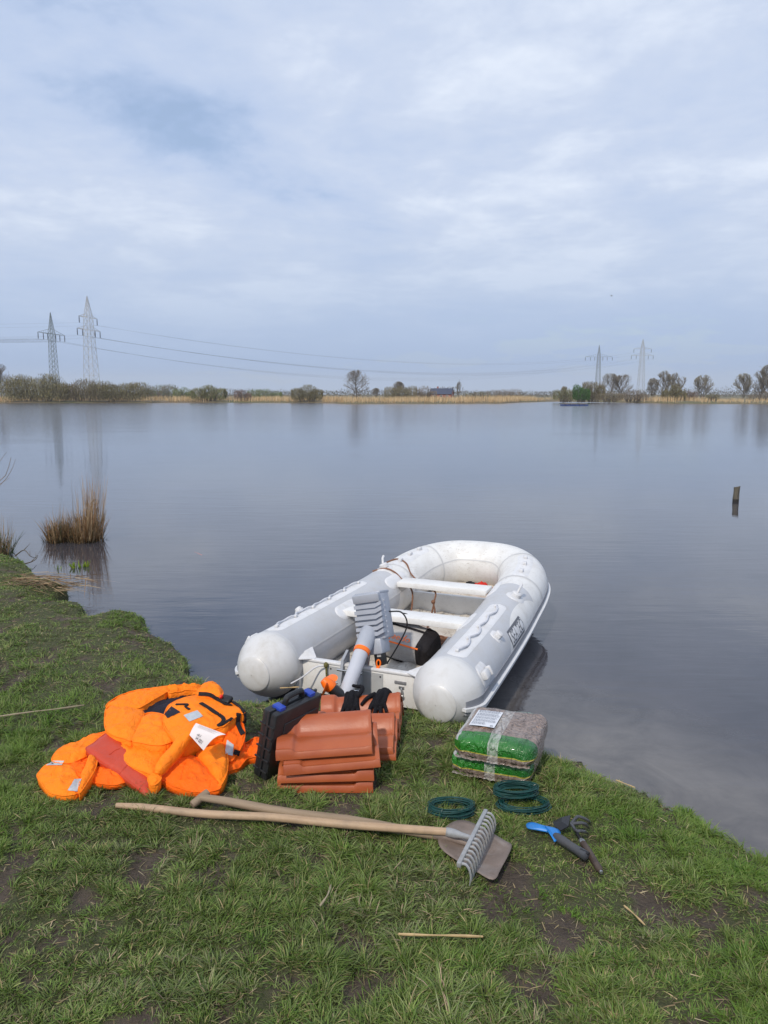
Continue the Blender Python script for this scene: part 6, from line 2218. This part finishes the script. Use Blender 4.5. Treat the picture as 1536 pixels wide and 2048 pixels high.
rc_ = at(1148, 811.5, WATER_Z)
raft = empty('floating_raft', rc_, R(-3), 'low blue floating raft with wooden deck out on the lake', 'raft')
rl = 53 / 1540 * rc_.y
M_rb = simple('raft_blue', (.025, .055, .19), .5, .15, 3); M_rd = simple('raft_deck', (.20, .19, .19), .8, .2, 3)
for k in range(6):
    Geo().box(((-.5 + (k + .5) / 6) * rl, 0, .08), (rl / 6 * .9, 1.6, .30), bev=.05).build('float', M_rb, raft)
for k in range(9):
    Geo().box(((-.5 + (k + .5) / 9) * rl * .96, 0, .27), (rl / 9 * .9, 1.7, .05)).build('deck_plank', M_rd, raft, smooth=False)
for k, (x_, w_, h_) in enumerate(((-.3, .5, .16), (-.05, .9, .10), (.3, .9, .12))):
    Geo().box((x_ * rl, 0, .30 + h_ / 2), (w_, .7, h_), bev=.03).build('deck_box', M_rd, raft)

# ------------------------------------------------------------------ pylons and wires
M_py_g = simple('pylon_green_grey', (.12, .155, .17), .6, .1, 1)
M_py_w = simple('pylon_galvanised', (.40, .405, .41), .5, .08, 1)
M_py_f = simple('pylon_far_grey', (.17, .20, .235), .6, .1, 1)
M_ins = simple('insulator', (.035, .05, .085), .4, .1, 1)


def pylon(px, ptop, Y, arms, rz, mat, label, base=3.0, r=.12, waist=.45):
    """arms: (pixel row, half length m, insulator positions)"""
    c = farpt(px, Y, .3)
    H = atY(px, ptop, Y).z - c.z
    o = empty('pylon', c, rz, label, 'pylon', 'high voltage pylons')
    zw = max(atY(px, a[0], Y).z for a in arms) - c.z

    def hwid(z):
        if z <= zw: return base + (base * waist - base) * (z / zw) ** .9
        return base * waist * (1 - (z - zw) / (H - zw)) + .05
    g = Geo()
    corners = ((1, 1), (1, -1), (-1, -1), (-1, 1))
    lev = [0]
    while lev[-1] < H - 1.2: lev.append(lev[-1] + max(1.6, hwid(lev[-1]) * 1.75))
    lev[-1] = H
    for sx, sy in corners:
        g.tube([(sx * hwid(z), sy * hwid(z), z) for z in lev], r, 4, False)
    mast = g.build('mast', mat, o, smooth=False)
    g = Geo()
    for z0, z1 in zip(lev[:-1], lev[1:]):
        w0, w1 = hwid(z0), hwid(z1)
        for k in range(4):
            a, b = corners[k], corners[(k + 1) % 4]
            g.tube([(a[0] * w0, a[1] * w0, z0), (b[0] * w1, b[1] * w1, z1)], r * .6, 3, False)
            g.tube([(b[0] * w0, b[1] * w0, z0), (a[0] * w1, a[1] * w1, z1)], r * .6, 3, False)
            g.tube([(a[0] * w1, a[1] * w1, z1), (b[0] * w1, b[1] * w1, z1)], r * .5, 3, False)
    g.build('bracing', mat, mast, smooth=False)
    hooks = []
    for row, hl, ins in arms:
        z = atY(px, row, Y).z - c.z
        w = hwid(z)
        g = Geo()
        for sx in (-1, 1):
            for sy in (-1, 1):
                g.tube([(sx * w, sy * w, z), (sx * hl, sy * .15, z + .1)], r * .9, 3, False)
            g.tube([(sx * w * .7, 0, z + hl * .22), (sx * hl, 0, z + .1)], r * .75, 3, False)
            for k in range(1, 6):
                f = k / 6
                xa = sx * (w + (hl - w) * f)
                g.tube([(xa, w * (1 - f), z), (xa, 0, z + hl * .22 * (1 - f) + .1)], r * .45, 3, False)
                xb = sx * (w + (hl - w) * (k - 1) / 6)
                g.tube([(xa, w * (1 - f), z), (xb, -w * (1 - (k - 1) / 6), z)], r * .45, 3, False)
        arm = g.build('cross_arm', mat, o, smooth=False)
        for q in ins:
            Geo().tube([(q * hl, 0, z), (q * hl, 0, z - 1.3), (q * hl, 0, z - 3.1)], [.16, .22, .2], 6).build('insulator', M_ins, arm)
            hooks.append(o.matrix_basis @ Vector((q * hl, 0, z - 3.1)) if False else (q * hl, 0, z - 3.1))
    Mo = Matrix.Translation(c) @ Matrix.Rotation(rz, 4, 'Z')
    return [Mo @ Vector(h) for h in hooks], Mo @ Vector((0, 0, H))


I6 = (-1, -.62, -.3, .3, .62, 1)
hA, tA = pylon(112, 625, 400, [(668, 12, I6)], R(82), M_py_g, 'green grey single-arm pylon at the left, left of the white one', 1.9, .12, .62)
hB, tB = pylon(186, 592, 385, [(635, 8.2, (-1, 1)), (660, 10.5, (-1, -.55, .55, 1))], R(81), M_py_w, 'tall pale lattice pylon with two arms behind the left willows', 3.1, .115, .5)
hC, tC = pylon(1194, 690, 690, [(714, 12, I6)], R(2), M_py_f, 'dark single-arm pylon far off above the right wood', 2.3, .15, .5)
hD, tD = pylon(1280, 678, 680, [(698, 7.6, (-1, 1)), (711, 9.6, (-1, -.55, .55, 1))], R(2), simple('pylon_far_pale', (.33, .335, .34), .5, .08, 1), 'pale two-arm pylon far off right of the dark one', 2.8, .13, .5)
M_wire2 = simple('power_wire', (.05, .055, .065), .5, .1, 1)


def wire(a, b, sag, label, group, r=.021):
    n = 40
    pts = [Vector((0, 0, 0)).lerp(b - a, i / n) + Vector((0, 0, -4 * sag * (i / n) * (1 - i / n))) for i in range(n + 1)]
    o = Geo().tube(pts, r, 4, False).build('power_line', M_wire2, None, sharp=None)
    o.location = a
    return tag(o, label, 'power line', group)


for i in (0, 1, 2, 3, 4, 5):
    wire(hA[i], hC[i], 17 + .4 * i, 'thin power line sagging between the two single-arm pylons', 'lines between the single-arm pylons', .013)
for i in range(6):
    wire(hB[i], hD[i], 14 + .4 * i, 'thin power line sagging between the two-arm pylons', 'lines between the two-arm pylons', .024)
dv = Vector((-330, -260, 3))
for i in range(6):
    wire(hA[i], hA[i] + dv, 7, 'power line leaving the left single-arm pylon towards the left edge', 'lines leaving to the left', .035)
dv = Vector((-360, -230, 3))
for i in range(6):
    wire(hB[i], hB[i] + dv, 9, 'power line leaving the pale two-arm pylon towards the left edge', 'lines from the pale pylon to the left', .016)

# a bird over the lake
bp = atY(1223, 592, 70)
bird = empty('bird', bp, R(20), 'tiny dark bird flying high over the right of the lake', 'bird')
M_bird = simple('bird_dark', (.03, .03, .035), .8, .1, 5)
bird.scale = (.6, .6, .6)
g = Geo().tube([(-.16, 0, 0), (-.08, 0, .01), (.04, 0, .015), (.13, 0, .02), (.17, 0, .02)], [.01, .035, .045, .03, .008], 8)
for s_ in (-1, 1):
    g.add([(.07, 0, .03), (-.06, 0, .03), (-.08, s_ * .16, .09), (.03, s_ * .18, .10), (-.10, s_ * .36, .06), (-.05, s_ * .34, .065)], [(0, 1, 2, 3), (3, 2, 4, 5)])
g.build('body', M_bird, bird)

# ------------------------------------------------------------------ grass on the near bank
EXCL = [[(505, 1558), (540, 1568), (640, 1470), (600, 1440)], [(556, 1584), (748, 1584), (800, 1440), (815, 1400), (640, 1415), (600, 1470)], [(912, 1540), (1060, 1572), (1078, 1490), (935, 1448)],
        [(78, 1555), (120, 1588), (160, 1584), (240, 1568), (292, 1584), (320, 1560), (385, 1582), (440, 1576), (455, 1530), (515, 1505), (515, 1490), (480, 1480), (470, 1420), (240, 1430), (225, 1480)],
        [(480, 1385), (520, 1395), (600, 1375), (640, 1340), (560, 1330), (480, 1340)], [(835, 1425), (920, 1438), (960, 1400), (860, 1380)], [(890, 1650), (890, 1712), (985, 1757), (1010, 1700), (940, 1652)]]
EX = [np.array([(p.x, p.y) for p in (at(x, y, 0) for x, y in e)]) for e in EXCL]


def grass_field(n_try, x0, x1, y0, y1, seed, dens, wmul=1.0, name='grass'):
    rng = np.random.default_rng(seed)
    X = rng.uniform(x0, x1, n_try); Y = rng.uniform(y0, y1, n_try)
    # only what a camera near this spot could see
    ok = np.abs(X) < .62 * Y + 1.0
    X, Y = X[ok], Y[ok]
    s = shore_sd(X, Y)
    b = bare(X, Y)
    tuft = fbm(X * 9, Y * 9, 77, 3)
    pr = (1 - .86 * b) * (.45 + 1.1 * smooth01(.36, .62, tuft)) * smooth01(-.05, .0, s)
    pr = pr * dens
    ok = rng.uniform(0, 1, len(X)) < pr
    for E in EX: ok &= poly_sd(X, Y, E) < .0
    X, Y, s, b, tuft = X[ok], Y[ok], s[ok], b[ok], tuft[ok]
    n = len(X)
    # two blades in three grow out of tufts, leaning away from the tuft's heart
    flow = fbm(X * 2.2, Y * 2.2, 55, 3) * 14
    az = flow + rng.normal(0, 1.1, n)
    tilt = np.clip(rng.normal(.72, .30, n), .1, 1.35)
    cs = .11
    ci, cj = np.floor(X / cs), np.floor(Y / cs)
    hx_ = vnoise(ci * 1.0 + .5, cj * 1.0 + .5, 500); hy_ = vnoise(ci + .5, cj + .5, 501); hc_ = vnoise(ci + .5, cj + .5, 502); hl_ = vnoise(ci + .5, cj + .5, 503)
    tx, ty = (ci + .15 + .7 * hx_) * cs, (cj + .15 + .7 * hy_) * cs
    intuft = (rng.uniform(0, 1, n) < .5) & (hl_ > .3)
    dx, dy = X - tx, Y - ty
    X = np.where(intuft, tx + dx * .68, X); Y = np.where(intuft, ty + dy * .68, Y)
    az = np.where(intuft, np.arctan2(dy, dx) + rng.normal(0, .95, n), az)
    tilt = np.where(intuft, np.clip(.25 + np.hypot(dx, dy) / cs * 1.3 + rng.normal(0, .28, n), .08, 1.35), tilt)
    Z = bank_h(X, Y, s) - .012 * b - .004
    edge = 1 - smooth01(.0, .18, s)
    D = np.stack([np.sin(tilt) * np.cos(az), np.sin(tilt) * np.sin(az), np.cos(tilt)], -1)
    bend = unit(np.stack([np.cos(az + rng.normal(0, .5, n)), np.sin(az + rng.normal(0, .5, n)), -.8 - rng.uniform(0, .6, n)], -1))
    patchy = fbm(X * 1.6, Y * 1.6, 81, 3)
    L = (.018 + .046 * smooth01(.3, .7, patchy * .6 + tuft * .4)) * rng.uniform(.55, 1.35, n) * (1 - .35 * b) * (1 + .1 * edge)
    L *= np.where(intuft, .75 + .55 * hl_, .8)
    L *= 1 - .45 * smooth01(4.2, 6.5, Y)
    Wd = rng.uniform(.0020, .0038, n) * wmul * (1 + .10 * np.maximum(0, Y - 3))
    hue = fbm(X * 1.1 + 9, Y * 1.1, 93, 3)[:, None]
    hue2 = fbm(X * 5 + 3, Y * 5, 95, 2)[:, None]
    g1 = pick(rng, n, [(.112, .190, .036), (.145, .215, .050), (.170, .210, .080), (.200, .240, .085), (.090, .145, .038), (.36, .30, .16), (.27, .215, .125)], [4.5, 4.5, 3.2, 2.4, 1.8, .7, .6], .16)
    lush = np.array([.115, .205, .026])
    C = g1 * (.8 + .5 * hue2) * (1 - .55 * smooth01(.52, .68, hue)) + lush * .55 * smooth01(.52, .68, hue) * (1 + rng.normal(0, .15, (n, 1)))
    right = (smooth01(.7, 1.7, X) * smooth01(3.4, 2.2, Y))[:, None]
    C = C * (1 - .4 * right) + .4 * right * np.array([.125, .215, .03])
    tc_ = np.where(intuft, hc_, .5)[:, None]
    C = C * (.72 + .56 * tc_) * np.where(tc_ > .66, np.array([1.08, .98, 1.35]), np.where(tc_ < .3, np.array([.86, 1.04, .72]), 1.0))
    C = C * np.array([1.05, 1.03, .95])
    P = np.stack([X, Y, Z], -1)
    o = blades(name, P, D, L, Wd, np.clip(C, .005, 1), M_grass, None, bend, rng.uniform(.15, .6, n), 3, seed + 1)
    return o, n


M_grass = attr_mat('grass_leaf', trans=.28, rough=.5, spec=.35)
o, n1 = grass_field(560000, -2.6, 2.6, 1.45, 3.6, 301, 1.0, 1.0, 'grass')
tag(o, 'trampled short green grass with bare muddy patches in the foreground', 'grass', kind='stuff')
o, n2 = grass_field(440000, -4.6, 2.8, 3.6, 9.0, 302, 1.0, 1.2, 'grass')
tag(o, 'short green grass of the bank running back along the left shore', 'grass', kind='stuff')
print('GRASS', n1, n2)

# dead blades lying flat between the living ones and on the bare soil
rng = np.random.default_rng(400)
n = 30000
X = rng.uniform(-3.6, 2.4, n); Y = 1.45 + 6.0 * rng.uniform(0, 1, n) ** 1.5
s_ = shore_sd(X, Y)
ok = (np.abs(X) < .6 * Y + .6) & (s_ > .02)
for E in EX: ok &= poly_sd(X, Y, E) < 0
X, Y, s_ = X[ok], Y[ok], s_[ok]; n = len(X)
a = rng.uniform(0, 6.283, n)
P = np.stack([X, Y, bank_h(X, Y, s_) - .012 * bare(X, Y) + rng.uniform(.001, .010, n)], -1)
D = unit(np.stack([np.cos(a), np.sin(a), rng.normal(.05, .12, n)], -1))
o = blades('dead_grass', P, D, rng.uniform(.015, .06, n), rng.uniform(.0018, .0036, n), pick(rng, n, [(.34, .27, .15), (.25, .19, .11), (.18, .15, .08), (.13, .11, .07), (.42, .35, .22)], [3, 3, 3, 2, .8]), M_dry, None, None, .12, 2, 401)
tag(o, 'dead straw coloured blades lying flat among the grass', 'grass', kind='stuff')

# ------------------------------------------------------------------ straws and small litter on the grass
M_straw = simple('straw', (.42, .30, .15), .6, .15, 40)
M_straw2 = simple('grey_straw', (.30, .25, .17), .7, .2, 40)
for pts, r_, m_, lab in (([(797, 1868, .03), (850, 1870, .035), (910, 1871, .035), (966, 1873, .03)], .0042, M_straw, 'straight dry reed stalk lying in the foreground grass'),
                         ([(1248, 1811, .03), (1268, 1828, .03), (1290, 1850, .025)], .0032, M_straw, 'short slanting straw in the right foreground'),
                         ([(-10, 1434, .03), (60, 1424, .035), (120, 1417, .03), (168, 1410, .02)], .0045, M_straw2, 'long grey reed stalk lying in the grass at the left'),
                         ([(1232, 1560, .03), (1270, 1575, .03)], .003, M_straw, 'short straw near the right bank edge'),
                         ([(640, 1812, .02), (655, 1790, .035), (662, 1770, .02)], .004, M_straw2, 'thin dead twig in the bare soil patch in front of the rake'),
                         ([(560, 1376, .01), (598, 1374, .02)], .004, M_straw, 'yellow straw on the bank beside the dinghy cone')):
    P = [at(*p) for p in pts]
    q = catmull([tuple(p - P[0]) for p in P], 12)
    o = Geo().tube(q, [r_ * (.8 + .25 * math.sin(i * .9)) for i in range(12)], 6).build('straw', m_, None)
    o.location = P[0]
    tag(o, lab, 'straw', 'dry straws on the grass')

# ------------------------------------------------------------------ thin haze over the lake
g = Geo().box((0, 1200, 28), (3800, 2900, 59))
hz_m = bpy.data.materials.new('thin_haze'); hz_m.use_nodes = True
hn_, hl_ = hz_m.node_tree.nodes, hz_m.node_tree.links
hn_.clear()
ho = hn_.new('ShaderNodeOutputMaterial'); hv = hn_.new('ShaderNodeVolumePrincipled')
hv.inputs['Color'].default_value = (.92, .96, 1.0, 1)
hv.inputs['Density'].default_value = 0.00032
hv.inputs['Anisotropy'].default_value = 0.0
hl_.new(hv.outputs[0], ho.inputs['Volume'])
hz_o = g.build('haze', hz_m, None, smooth=False)
tag(hz_o, 'thin pale haze in the air over the lake', 'haze', kind='stuff')
